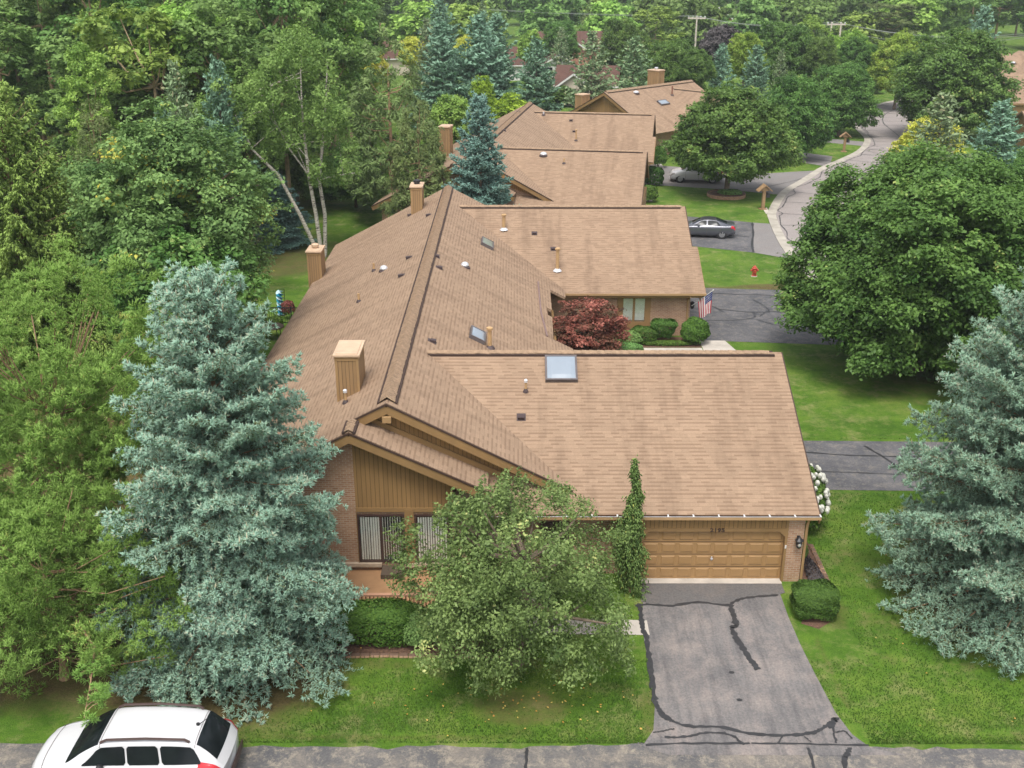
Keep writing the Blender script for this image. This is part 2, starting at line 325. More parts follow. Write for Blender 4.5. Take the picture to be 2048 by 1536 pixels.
# ------------------------------------------------------------ mesh building
class MB:
    def __init__(s): s.v = []; s.f = []; s.uv = {}
    def poly(s, pts, uv=None):
        i = len(s.v); s.v += [tuple(p) for p in pts]
        s.f.append(tuple(range(i, i + len(pts))))
        if uv: s.uv[len(s.f) - 1] = uv
        return s
    def box(s, x0, x1, y0, y1, z0, z1, M_=None):
        i = len(s.v)
        p = [(x, y, z) for z in (z0, z1) for x, y in ((x0, y0), (x1, y0), (x1, y1), (x0, y1))]
        if M_ is not None: p = [tuple(M_ @ Vector(q)) for q in p]
        s.v += p
        s.f += [(i + 3, i + 2, i + 1, i), (i + 4, i + 5, i + 6, i + 7), (i, i + 1, i + 5, i + 4), (i + 1, i + 2, i + 6, i + 5), (i + 2, i + 3, i + 7, i + 6), (i + 3, i, i + 4, i + 7)]
        return s
    def beam(s, a, b, wd, ht, up=(0, 0, 1)):
        """rectangular bar from a to b; wd across, ht along 'up'"""
        a = Vector(a); b = Vector(b); d = (b - a).normalized(); u = Vector(up); r = d.cross(u).normalized(); u = r.cross(d)
        i = len(s.v)
        for q in (a, b):
            for x, y in ((-1, -1), (1, -1), (1, 1), (-1, 1)): s.v.append(tuple(q + r * (x * wd / 2) + u * (y * ht / 2)))
        s.f += [(i + 3, i + 2, i + 1, i), (i + 4, i + 5, i + 6, i + 7), (i, i + 1, i + 5, i + 4), (i + 1, i + 2, i + 6, i + 5), (i + 2, i + 3, i + 7, i + 6), (i + 3, i, i + 4, i + 7)]
        return s
    def prism(s, pts, ext):
        """polygon pts (3D) extruded by vector ext"""
        n = len(pts); i = len(s.v); e = Vector(ext)
        s.v += [tuple(p) for p in pts] + [tuple(Vector(p) + e) for p in pts]
        s.f.append(tuple(range(i, i + n))); s.f.append(tuple(range(i + 2 * n - 1, i + n - 1, -1)))
        for k in range(n):
            j = (k + 1) % n; s.f.append((i + j, i + k, i + n + k, i + n + j))
        return s
    def tube(s, pts, rad, n=8, cap=True):
        pts = [Vector(p) for p in pts]
        if not hasattr(rad, '__len__'): rad = [rad] * len(pts)
        i = len(s.v); prev = None
        for k, p in enumerate(pts):
            d = (pts[min(k + 1, len(pts) - 1)] - pts[max(k - 1, 0)]).normalized()
            ref = Vector((0, 0, 1)) if abs(d.z) < .9 else Vector((1, 0, 0))
            r = d.cross(ref).normalized() if prev is None else (prev - d * prev.dot(d)).normalized()
            prev = r; u = d.cross(r)
            for a in range(n):
                t = 2 * math.pi * a / n; s.v.append(tuple(p + (r * math.cos(t) + u * math.sin(t)) * rad[k]))
        for k in range(len(pts) - 1):
            for a in range(n):
                b = (a + 1) % n; s.f.append((i + k * n + a, i + k * n + b, i + (k + 1) * n + b, i + (k + 1) * n + a))
        if cap:
            s.f.append(tuple(i + a for a in range(n - 1, -1, -1))); s.f.append(tuple(i + (len(pts) - 1) * n + a for a in range(n)))
        return s
    def lathe(s, prof, c=(0, 0, 0), n=16, axis='z'):
        i = len(s.v)
        for r, h in prof:
            for a in range(n):
                t = 2 * math.pi * a / n; x, y = r * math.cos(t), r * math.sin(t)
                q = (x, y, h) if axis == 'z' else ((x, h, y) if axis == 'y' else (h, x, y))
                s.v.append((c[0] + q[0], c[1] + q[1], c[2] + q[2]))
        for k in range(len(prof) - 1):
            for a in range(n):
                b = (a + 1) % n; s.f.append((i + k * n + a, i + k * n + b, i + (k + 1) * n + b, i + (k + 1) * n + a))
        s.f.append(tuple(i + a for a in range(n))); s.f.append(tuple(i + (len(prof) - 1) * n + a for a in range(n)))
        return s
    def slab(s, poly, nrm, th, u):
        """roof plane: poly top outline, thickness th down the normal, UV along u and up the slope"""
        nrm = Vector(nrm).normalized(); u = Vector(u).normalized(); vv = nrm.cross(u)
        top = [Vector(p) for p in poly]; bot = [p - nrm * th for p in top]; n = len(top)
        def uvs(ps): return [(p.dot(u), p.dot(vv)) for p in ps]
        s.poly(top, uvs(top)); s.poly(bot[::-1], uvs(bot[::-1]))
        for k in range(n):
            j = (k + 1) % n; q = [top[k], bot[k], bot[j], top[j]]; s.poly(q, uvs(q))
        return s
    def build(s, name, mat, parent=None, smooth=False, bevel=0, fix=True):
        me = bpy.data.meshes.new(name); me.from_pydata(s.v, [], s.f)
        if s.uv:
            l = me.uv_layers.new(name='UVMap')
            for p in me.polygons:
                uv = s.uv.get(p.index)
                if uv:
                    for k, li in enumerate(p.loop_indices): l.data[li].uv = uv[k]
        if fix and not s.uv:
            import bmesh
            bm = bmesh.new(); bm.from_mesh(me); bmesh.ops.recalc_face_normals(bm, faces=bm.faces); bm.to_mesh(me); bm.free()
        me.materials.append(M[mat] if isinstance(mat, str) else mat)
        if smooth: me.shade_smooth()
        o = bpy.data.objects.new(name, me); col.objects.link(o)
        if parent: o.parent = parent
        if bevel:
            b = o.modifiers.new('bevel', 'BEVEL'); b.width = bevel; b.segments = 2; b.limit_method = 'ANGLE'
        return o

def tag(o, label=None, cat=None, group=None, kind=None):
    if label: o['label'] = label
    if cat: o['category'] = cat
    if group: o['group'] = group
    if kind: o['kind'] = kind
    return o
def empty(name, loc=(0, 0, 0), rz=0, **k):
    o = bpy.data.objects.new(name, None); col.objects.link(o); o.empty_display_size = .3
    o.location = loc; o.rotation_euler = (0, 0, rz); return tag(o, **k) if k else o
def copy_tree(o, parent=None):
    c = o.copy(); col.objects.link(c); c.parent = parent
    for ch in list(o.children): copy_tree(ch, c)
    return c
def npmesh(name, V, F, mat, tone=None, smooth=False):
    """V (n,3), F (m,k) arrays; tone per face"""
    me = bpy.data.meshes.new(name); k = F.shape[1]; m = F.shape[0]
    me.vertices.add(len(V)); me.vertices.foreach_set('co', V.astype(np.float32).ravel())
    me.loops.add(m * k); me.loops.foreach_set('vertex_index', F.astype(np.int32).ravel())
    me.polygons.add(m); me.polygons.foreach_set('loop_start', np.arange(0, m * k, k, dtype=np.int32))
    me.update(calc_edges=True)
    if tone is not None:
        a = me.attributes.new('tone', 'FLOAT', 'FACE'); a.data.foreach_set('value', tone.astype(np.float32))
    me.materials.append(M[mat] if isinstance(mat, str) else mat)
    if smooth: me.shade_smooth()
    return me
def mkobj(name, me, parent=None):
    o = bpy.data.objects.new(name, me); col.objects.link(o)
    if parent: o.parent = parent
    return o

# ------------------------------------------------------------ foliage generators
def nrmz(a): return a / (np.linalg.norm(a, axis=1, keepdims=True) + 1e-9)
def leaf_quads(P, N, A, l, wd, fold=.15):
    """diamond leaves: centre P, normal N, axis A, length l, width wd arrays"""
    S = nrmz(np.cross(N, A)); A = nrmz(np.cross(S, N)); l = l[:, None]; wd = wd[:, None]
    v = np.stack([P - A * l * .5, P + S * wd * .5 + N * l * fold, P + A * l * .5, P - S * wd * .5 + N * l * fold], 1)
    n = len(P); return v.reshape(-1, 3), np.arange(4 * n).reshape(n, 4)
def spindles(P, D, l, r):
    """three-sided needle shoots"""
    n = len(P); ref = np.tile([0.13, 0.31, .94], (n, 1)); S = nrmz(np.cross(D, ref)); U = np.cross(S, D)
    l = l[:, None]; r = r[:, None]; mid = P + D * l * .38
    vs = [P] + [mid + (S * math.cos(a) + U * math.sin(a)) * r for a in (0, 2.094, 4.189)] + [P + D * l]
    V = np.stack(vs, 1).reshape(-1, 3); b = np.arange(n)[:, None] * 5
    F = np.concatenate([b + np.array([[0, 2, 1]]), b + np.array([[0, 3, 2]]), b + np.array([[0, 1, 3]]), b + np.array([[4, 1, 2]]), b + np.array([[4, 2, 3]]), b + np.array([[4, 3, 1]])], 0)
    return V, F

def spruce_mesh(name, mat, H, R, seed, nb=150, twig=.22, step=.12, sl=.16, sr=.035, z0=.35, droop=.28, hang=0.0, near=True, shape=.85, ragged=.25, tipbare=.0, lat=.42, base=.72, ros=3):
    rng = np.random.default_rng(seed)
    zb = z0 + (H - z0) * (np.linspace(0, .985, nb) ** 1.06) + rng.normal(0, .05, nb)
    t = np.clip((zb - z0) / (H - z0), 0, 1)
    az = np.arange(nb) * 2.39996 + rng.normal(0, .25, nb)
    L = np.maximum(R * ((1 - t) ** shape) * (base + (1 - base) * np.minimum(1, t / .1)) * (1 + rng.uniform(-ragged, ragged * .55, nb)), .18)
    el = -.12 + 1.15 * t ** 1.4 + rng.normal(0, .07, nb)
    P0 = []; D0 = []; LL = []; TN = []; brz = []
    for i in range(nb):
        o = np.array([math.cos(az[i]), math.sin(az[i]), 0.]); s_ = np.array([-o[1], o[0], 0.])
        ns = max(3, int(L[i] / twig)); s = np.linspace(.12 * L[i], L[i], ns)
        q = s / L[i]
        dz = s * el[i] - droop * (1 - t[i]) * s * q + .16 * L[i] * q ** 3
        pos = o * s[:, None]; pos[:, 2] = zb[i] + dz
        slope = el[i] - 2 * droop * (1 - t[i]) * q + .48 * q ** 2
        tan = np.tile(o, (ns, 1)); tan[:, 2] = slope; tan = nrmz(tan)
        bt = rng.uniform(-.12, .12)
        brz.append((pos[0] * 0 + [0, 0, zb[i]], pos))
        for sg in (-1, 1, 0):
            m = ns
            if sg == 0 and not near: continue
            d = tan * (.75 if sg else .6) + s_ * sg * .8 + rng.normal(0, .13, (m, 3))
            d[:, 2] += (.35 if sg == 0 else -.05) - hang * (1 if sg else .3)
            l = (lat * (L[i] - s) + .20 + .1 * L[i]) * rng.uniform(.65, 1.15, m) * (1 if sg else .4)
            l = np.minimum(l, 1.15)
            P0.append(pos); D0.append(nrmz(d)); LL.append(l); TN.append(np.full(m, bt))
        P0.append(pos[-1:]); D0.append(tan[-1:]); LL.append(np.array([.25])); TN.append(np.array([bt]))
    P0 = np.concatenate(P0); D0 = np.concatenate(D0); LL = np.concatenate(LL); TN = np.concatenate(TN)
    k = np.maximum(1, np.ceil(LL / step).astype(int)); idx = np.repeat(np.arange(len(P0)), k)
    st = np.concatenate([[0], np.cumsum(k)[:-1]]); fr = (np.arange(len(idx)) - st[idx] + 1) / k[idx]
    base = P0[idx] + D0[idx] * (LL[idx] * fr)[:, None]; base[:, 2] -= (hang * .5 + .10) * (LL[idx] * fr) ** 2
    outs = []
    rb = base + rng.normal(0, .035, base.shape)
    for j in range(ros if near else 1):
        D = D0[idx] * (.8 if ros < 5 else .6) + rng.normal(0, .42 if ros < 5 else .58, (len(idx), 3)); D[:, 2] += .22 - hang * 1.2
        D = nrmz(D); outs.append((rb + rng.normal(0, .012, base.shape), D, TN[idx], fr))
    P = np.concatenate([o[0] for o in outs]); D = np.concatenate([o[1] for o in outs]); T = np.concatenate([o[2] for o in outs]); FR = np.concatenate([o[3] for o in outs])
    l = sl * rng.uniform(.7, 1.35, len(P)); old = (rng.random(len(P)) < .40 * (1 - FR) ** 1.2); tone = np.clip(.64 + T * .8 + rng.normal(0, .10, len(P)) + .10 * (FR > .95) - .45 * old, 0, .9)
    # leader
    nl = 60 if near else 8
    P = np.concatenate([P, np.stack([rng.normal(0, .02, nl), rng.normal(0, .02, nl), H * (1 - np.linspace(.06, 0, nl))], 1)])
    Dl = nrmz(np.stack([rng.normal(0, .5, nl), rng.normal(0, .5, nl), np.ones(nl)], 1)); D = np.concatenate([D, Dl])
    l = np.concatenate([l, np.full(nl, sl)]); tone = np.concatenate([tone, rng.uniform(.6, .95, nl)])
    if tipbare:
        nt_ = int(tipbare); c = rng.choice(np.where(P[:, 2] > H * .25)[0], nt_)
        up = nrmz(np.stack([rng.normal(0, .15, nt_), rng.normal(0, .15, nt_), np.ones(nt_)], 1))
        P = np.concatenate([P, P[c]]); D = np.concatenate([D, up]); l = np.concatenate([l, np.full(nt_, sl * 1.8)]); tone = np.concatenate([tone, np.ones(nt_)])
    if near:
        V, F = spindles(P, D, l, np.full(len(P), sr)); TT = np.tile(tone, 6)
    else:
        N = nrmz(rng.normal(0, 1, P.shape) + [0, 0, .8]); V, F = leaf_quads(P, N, D, l * 1.5, l * .6, .1); TT = tone
    me = npmesh(name, V, F, mat, TT)
    tb = MB(); tb.tube([(0, 0, 0), (0, 0, H * .5), (0, 0, H * .97)], [H * .017 + .03, H * .011, .015], 7)
    for i, (a, pos) in enumerate(brz):
        if near or i % 3 == 0: tb.tube([a, pos[len(pos) // 2], pos[-1]], [.012 + .008 * L[i], .01 + .004 * L[i], .006], 4, False)
    tm = tb.build('trunk', 'bark_pine'); tme = tm.data; bpy.data.objects.remove(tm)
    return me, tme

def crown_mesh(name, mat, seed, puffs, n, leaf, kind='leaf', asp=.62, up=.7, flat=.62, tonev=.16, spread=1.0):
    """puffs: list of (x,y,z,r,ox,oy,oz) centre, radius, outward dir; n leaves for r=1 scaled by r^2"""
    rng = np.random.default_rng(seed); pf = np.array(puffs, float)
    cnt = np.maximum(6, (n * pf[:, 3] ** 2).astype(int)); idx = np.repeat(np.arange(len(pf)), cnt); m = len(idx)
    out = pf[idx, 4:7]; ks = 13 if kind == 'leaf' else 26
    sd = nrmz(rng.normal(0, 1, (len(pf) * ks, 3)) + np.repeat(pf[:, 4:7], ks, 0) * .7 + [0, 0, .25]); sr_ = rng.uniform(.45, 1.0, len(pf) * ks)
    si = idx * ks + rng.integers(0, ks, m); d = nrmz(sd[si] + rng.normal(0, .25, (m, 3)))
    jit = np.clip(rng.normal(0, .19 if kind == 'leaf' else .05, (m, 3)), -.42, .42)
    P = pf[idx, :3] + (sd[si] * sr_[si][:, None] + jit) * pf[idx, 3][:, None] * [1, 1, flat]
    pt = rng.normal(0, 1, len(pf)) * tonev; pt2 = rng.normal(0, .09, len(pf) * ks)
    tone = np.clip(.44 + pt[idx] + pt2[si] + rng.normal(0, .12, m), 0, 1)
    if kind == 'leaf':
        N = nrmz(d * .55 + [0, 0, up] + rng.normal(0, .38, (m, 3))); A = nrmz(out * .5 + rng.normal(0, .7, (m, 3)) + [0, 0, -.35])
        l = leaf * rng.uniform(.5, 1.45, m); V, F = leaf_quads(P, N, A, l, l * asp * rng.uniform(.8, 1.2, m))
        return npmesh(name, V, F, mat, tone)
    D = nrmz(sd[si] * .5 + [0, 0, up * .7] + rng.normal(0, .55, (m, 3)))
    V, F = spindles(P, D, leaf * rng.uniform(.7, 1.3, m), np.full(m, leaf * asp))
    return npmesh(name, V, F, mat, np.tile(tone, 6))

def round_puffs(seed, H, zc, rx, rz, n, pr, inner=.35, lump=.16, flatbot=.0, ry=None, skirt=.0):
    """ellipsoid crown from irregular lobes"""
    rng = np.random.default_rng(seed); out = []
    ph = rng.uniform(0, 6.28, 6)
    for i in range(n):
        z = 1 - 2 * (i + .5) / n; a = i * 2.39996 + rng.normal(0, .15); s = math.sqrt(max(0, 1 - z * z))
        d = np.array([s * math.cos(a), s * math.sin(a), z])
        lm = 1 + lump * (math.sin(3 * a + ph[0] + 2 * z) * .6 + math.sin(5 * a + ph[1]) * .35 * s + math.sin(4.2 * z + ph[2]) * .4)
        q = lm * rng.uniform(.80, 1.0)
        p = np.array([d[0] * rx * q, d[1] * (ry or rx) * q, d[2] * rz * q])
        if p[2] < 0: p[2] *= (1 - flatbot); p[:2] *= 1 + skirt * min(1, -d[2] * 1.6)
        r = pr * rng.choice([.6, .85, 1.1, 1.45]) * rng.uniform(.9, 1.1)
        out.append((p[0] * (1 - r / rx * .5), p[1] * (1 - r / rx * .5), zc + p[2] * (1 - r / rz * .35), r, *d))
    for i in range(int(n * inner)):
        d = nrmz(rng.normal(0, 1, (1, 3)))[0]; q = rng.uniform(.2, .65)
        out.append((d[0] * rx * q, d[1] * rx * q, zc + d[2] * rz * q, pr * 1.3, *d))
    return out
def cone_puffs(seed, H, z0, R, n, pr, shape=.8, ragged=.25):
    rng = np.random.default_rng(seed); out = []
    for i in range(n):
        t = (i + .5) / n; t = 1 - (1 - t) ** .62
        z = z0 + (H - z0 - pr * .4) * t; a = i * 2.39996 + rng.normal(0, .3)
        r = R * (1 - t) ** shape * (.55 + .45 * min(1, t / .15)) * (1 - rng.uniform(0, ragged) * 1.6)
        o = np.array([math.cos(a), math.sin(a), .35]); o /= np.linalg.norm(o)
        out.append((math.cos(a) * r, math.sin(a) * r, z + rng.normal(0, .2), pr * rng.uniform(.7, 1.2) * (.55 + .45 * (1 - t)), *o))
    return out
def trunk_mesh(H, r, puffs, seed, nl=9, lean=(0, 0), n=8, fork=.35, thick=.33):
    rng = np.random.default_rng(seed); tb = MB()
    top = H * .8; ax = lambda z: Vector((lean[0] * z / H + .05 * math.sin(z * 1.3 + seed), lean[1] * z / H + .05 * math.cos(z * 1.1 + seed), z))
    zs = [0, .06 * H, fork * H, .6 * H, top]
    tb.tube([ax(z) for z in zs], [r * 1.35, r, r * .8, r * .5, r * .12], n)
    pk = rng.choice(len(puffs), min(nl, len(puffs)), replace=False)
    for k in pk:
        e = Vector(puffs[k][:3]); zb = max(H * fork * .7, min(e.z - .25 * math.hypot(e.x, e.y), top * .85)) if e.z > H * fork * .5 else H * fork * .6
        s = ax(zb); mid = s.lerp(e, .5) + Vector((0, 0, -.04 * H + .02 * H * rng.normal()))
        tb.tube([s, mid, e], [r * thick * 1.3, r * thick * .8, r * .06 + .01], 5, False)
    o = tb.build('trunk', 'bark'); me = o.data; bpy.data.objects.remove(o)
    return me

PROTO = {}
def proto(key, cm, tm, H, R, cname='crown', bark=None):
    if bark: tm.materials.clear(); tm.materials.append(M[bark])
    PROTO.setdefault(key, []).append((cm, tm, H, R, cname))
CNT = {}
def plant(key, loc, H, R, label, cat='tree', name='tree', group=None, rz=None, v=None):
    lst = PROTO[key]; i = CNT.get(key, 0); CNT[key] = i + 1
    cm, tm, h0, r0, cname = lst[(i if v is None else v) % len(lst)]
    root = empty(name, loc, rz if rz is not None else (i * 2.1 + 1) % 6.28)
    tag(root, label, cat, group); sr = R / r0; sz = min(H / h0, 1.28 * sr)
    c = mkobj(cname, cm, root); c.scale = (sr, sr, sz); c.location.z = H - h0 * sz
    t = mkobj('trunk', tm, root); t.scale = (min(sr, H / h0), min(sr, H / h0), H / h0)
    return root
def tree_px(key, px, ytop, Y, rpx, label, **k):
    """tree whose top shows on photo row ytop, at distance Y, crown half width rpx photo pixels"""
    H = zat(ytop, Y); zm = H * .5
    X = xat(px, Y, zm); d = Y * math.cos(TH) + (CAM_Z - zm) * math.sin(TH)
    return plant(key, (X, Y, 0), H, rpx * d / F_, label, **k)

# ============================================================ GROUND
def axis_pts(lo, a, b, hi, fine, coarse):
    g = list(np.arange(a, b, fine)); st = fine; x = a
    left = []
    while x > lo: st = min(st * 1.25, coarse); x -= st; left.append(x)
    st = fine; x = g[-1]; right = []
    while x < hi: st = min(st * 1.25, coarse); x += st; right.append(x)
    return np.array(left[::-1] + g + right)
BARE = [(-9.2, 27.2, 4.1, 3.4, 1.2), (-15.5, 28.3, 6.5, 3.6, 1.0), (-21, 36, 9, 12, 1.1), (.2, 25.0, 1.5, .9, .7), (18.3, 30.9, 5.4, 5.0, .9),
        (21.5, 49.5, 4.0, 3.2, .45), (-4.6, 27.1, 2.2, .4, .5), (-5.6, 26.2, .7, 1.0, .3), (-17.5, 73, 5, 4.5, .8), (-14, 77, 2.4, 1.6, .6), (10.6, 30.0, .6, 1.2, .6), (12.2, 33.2, .9, 1.2, .45),
        (17.5, 66.9, 3.2, .8, .95), (14, 66.7, 3, .35, .8), (-4, 23.7, 5, .25, .55), (8.0, 23.5, 1.2, .7, .6), (4.0, 24.6, .35, 1.8, .6), (12.2, 29.4, 1.1, .7, .45), (11.6, 27.3, .8, .5, .4), (16, 23.9, 4, .25, .5),
        (-45, 95, 28, 40, 1.0), (-30, 70, 12, 25, .9), (9.6, 26.8, .2, 2.6, .5), (-7.0, 24.6, 1.0, .8, .5), (14.5, 27.0, 1.6, .5, .4), (19.5, 71.5, .8, 1.6, .8)]
xs = axis_pts(-900, -26, 32, 900, .35, 60); ys = axis_pts(-60, 15, 80, 1800, .35, 60)
XX, YY = np.meshgrid(xs, ys); bare = np.zeros(XX.shape)
for x, y, rx, ry, s in BARE:
    d = np.sqrt(((XX - x) / rx) ** 2 + ((YY - y) / ry) ** 2)
    bare = np.maximum(bare, s * np.clip((1.25 - d) / .5, 0, 1))
nx, ny = len(xs), len(ys)
V = np.stack([XX.ravel(), YY.ravel(), np.zeros(nx * ny)], 1)
I = np.arange(nx * ny).reshape(ny, nx)
Fq = np.stack([I[:-1, :-1].ravel(), I[:-1, 1:].ravel(), I[1:, 1:].ravel(), I[1:, :-1].ravel()], 1)
gm = npmesh('ground', V, Fq, 'grass')
a = gm.attributes.new('bare', 'FLOAT', 'POINT'); a.data.foreach_set('value', bare.ravel().astype(np.float32))
tag(mkobj('ground', gm), 'mown green lawn with dry and bare brown patches', kind='structure')

rngl = np.random.default_rng(12); nl_ = 420; lx = np.concatenate([rngl.normal(.3, 1.8, 80), rngl.uniform(-8, 18, 60)]); ly = np.concatenate([rngl.normal(25.2, .7, 80), 23.5 + 10 * rngl.random(60)]); ok = (ly > 23.6) & ((lx < 3.9) | (lx > 10.5)); lx, ly = lx[ok], ly[ok]; nl_ = len(lx)
V, F = leaf_quads(np.stack([lx, ly, rngl.uniform(.05, .09, nl_)], 1), nrmz(np.stack([rngl.normal(0, .3, nl_), rngl.normal(0, .3, nl_), np.ones(nl_)], 1)), nrmz(rngl.normal(0, 1, (nl_, 3)) * [1, 1, .1]), rngl.uniform(.05, .10, nl_), rngl.uniform(.04, .07, nl_))
M['f_fallen'] = foliage('fallen_leaf_colour', (.35, .16, .03), (.60, .45, .12), None, .1, 0)
tag(mkobj('fallen_leaves', npmesh('fallen_leaves', V, F, 'f_fallen', rngl.random(nl_))), 'small fallen yellow leaves scattered on the lawn', kind='stuff')
def spline(pts, n=8):
    P = [Vector((*p[:2], 0)) for p in pts]; P = [P[0] * 2 - P[1]] + P + [P[-1] * 2 - P[-2]]; out = []
    for i in range(1, len(P) - 2):
        for k in range(n):
            t = k / n; a, b, c, d = P[i - 1:i + 3]
            out.append(.5 * ((2 * b) + (c - a) * t + (2 * a - 5 * b + 4 * c - d) * t * t + (3 * b - a - 3 * c + d) * t ** 3))
    out.append(P[-2]); return out
def offs(P, d):
    out = []
    for i, p in enumerate(P):
        t = (P[min(i + 1, len(P) - 1)] - P[max(i - 1, 0)]).normalized(); out.append(p + Vector((t.y, -t.x, 0)) * d)
    return out
def band(mb, A, B, z0, z1=None, skirt=0):
    """surface between two matching polylines; optional vertical skirts"""
    z1 = z0 if z1 is None else z1
    for i in range(len(A) - 1):
        mb.poly([(A[i].x, A[i].y, z0), (B[i].x, B[i].y, z1), (B[i + 1].x, B[i + 1].y, z1), (A[i + 1].x, A[i + 1].y, z0)])
        if skirt:
            mb.poly([(A[i].x, A[i].y, 0), (A[i].x, A[i].y, z0), (A[i + 1].x, A[i + 1].y, z0), (A[i + 1].x, A[i + 1].y, 0)])
            mb.poly([(B[i].x, B[i].y, 0), (B[i].x, B[i].y, z1), (B[i + 1].x, B[i + 1].y, z1), (B[i + 1].x, B[i + 1].y, 0)])
def sheet(name, pts, z, mat, label=None):
    mb = MB(); mb.poly([(x, y, z) for x, y in pts]); o = mb.build(name, mat)
    return tag(o, label, kind='structure')
def wiggle(pts, amp=.08, seed=0, n=6):
    r = random.Random(seed); P = spline(pts, n)
    return [p + Vector((r.gauss(0, amp), r.gauss(0, amp), 0)) for p in P]
def crackline(mb, pts, wd, z, seed=0):
    r = random.Random(seed); P = wiggle(pts, .011, seed, 7); w0 = [wd * r.uniform(.5, 1.3) / 2 for _ in P]
    L = []; R = []
    for i, p in enumerate(P):
        t = (P[min(i + 1, len(P) - 1)] - P[max(i - 1, 0)]).normalized(); s = Vector((t.y, -t.x, 0)); L.append(p + s * w0[i]); R.append(p - s * w0[i])
    band(mb, L, R, z)

# the winding road beyond (its left kerb line traced on the ground)
kl = [(31, 20), (28.5, 34), (25.5, 46), (22.6, 57), (20.6, 65)] + [G(*p) for p in [(1600, 540), (1560, 490), (1537, 440), (1537, 420), (1560, 385), (1600, 360), (1640, 335), (1680, 318), (1715, 300)]] + [(41.0, 126), (42.2, 133), (43.5, 141), (47, 150), (53, 158), (62, 166), (80, 175)]
K = spline(kl, 8)
RW = 8.4
mb = MB(); band(mb, offs(K, .68), offs(K, RW), .016); road = tag(mb.build('road', 'asphalt_road'), 'pale winding road with sealed cracks', kind='structure')
for nm, a_, b_ in (('kerb', 0.0, .72), ('kerb', RW - .05, RW + .66)):
    mb = MB(); A = offs(K, a_); B = offs(K, b_)
    n = len(A)
    band(mb, A, B, .06 if a_ == 0 else .03, .03 if a_ == 0 else .06, skirt=1)
    tag(mb.build(nm, 'kerb'), 'pale concrete kerb and gutter of the winding road', kind='structure')
mb = MB(); C1 = offs(K, 4.3)
rr = random.Random(5)
crackline(mb, [(p.x, p.y) for p in C1[::3]], .13, .024, 1)
Lk = offs(K, .95); acc = 0
crackline(mb, [(p.x + rr.gauss(0, .18), p.y + rr.gauss(0, .1)) for p in Lk[::2]], .09, .025, 2)
for i in range(1, len(K) - 1):
    acc += (K[i] - K[i - 1]).length
    if acc > rr.uniform(3.2, 5.2):
        acc = 0; o0 = offs(K, .9)[i]; o1 = offs(K, RW - .5)[i]; m1 = o0.lerp(o1, .3) + Vector((0, rr.uniform(-.35, .35), 0)); m2 = o0.lerp(o1, .6)
        crackline(mb, [tuple(q[:2]) for q in (o0, m1, m2, o1)], .085, .0265, i)
        if rr.random() < .5:
            o2 = offs(K, .9)[min(i + 3, len(K) - 1)]; crackline(mb, [tuple(q[:2]) for q in (o0, m1.lerp(o2, .4) + Vector((.4, 0, 0)), o2)], .08, .028, i + 50)
tag(mb.build('crack_sealant', 'sealant', road))

# front lane below the camera side of the lawn
P0 = wiggle([(-40, 23.5), (-20, 23.45), (-9, 23.45), (-2, 23.35), (4.0, 23.45), (9.6, 23.45), (16, 23.2), (32, 23.2)], .05, 3, 12)
mb = MB(); band(mb, P0, [Vector((p.x, 13, 0)) for p in P0], .008); lane = tag(mb.build('lane', 'asphalt_front'), 'grey front lane along the lawn edge', kind='structure')
mb = MB(); crackline(mb, [G(1700, 1495), G(1694, 1510), G(1690, 1525), (8.6, 21)], .16, .022, 9); crackline(mb, [G(1617, 1495), G(1625, 1520), (8.0, 21.5)], .09, .022, 10)
crackline(mb, [(.35, 23.3), (.3, 22.6), (.1, 21)], .09, .022, 11)
tag(mb.build('crack_sealant', 'sealant', lane))

# driveways
dpts = [(4.3, 31.9), (4.35, 30.4), G(1284, 1250), G(1298, 1330), G(1311, 1410), G(1308, 1460), G(1286, 1492), (4.2, 23.05), (10.8, 23.05), G(1742, 1495), G(1705, 1468), G(1672, 1425), G(1632, 1350), G(1602, 1290), G(1578, 1235), G(1560, 1185), (9.3, 31.0), (9.3, 31.9)]
mb = MB(); mb.poly([(x, y, .014) for x, y in dpts]); dw = tag(mb.build('driveway', 'asphalt_drive'), 'grey weathered asphalt driveway in front of the near garage', kind='structure')
M['asphalt_patch'] = asphalt('dark_patch_asphalt', (.105, .102, .102), (.155, .146, .14), (.15, .132, .122))
mb = MB(); mb.poly([(x, y, .017) for x, y in [(4.3, 31.54), (4.3, 30.42), G(1345, 1212), G(1390, 1205), G(1456, 1211), G(1466, 1205), G(1488, 1197), G(1556, 1190), (9.3, 31.0), (9.3, 31.54)]]); mb.build('asphalt_patch', 'asphalt_patch', dw)
mb = MB()
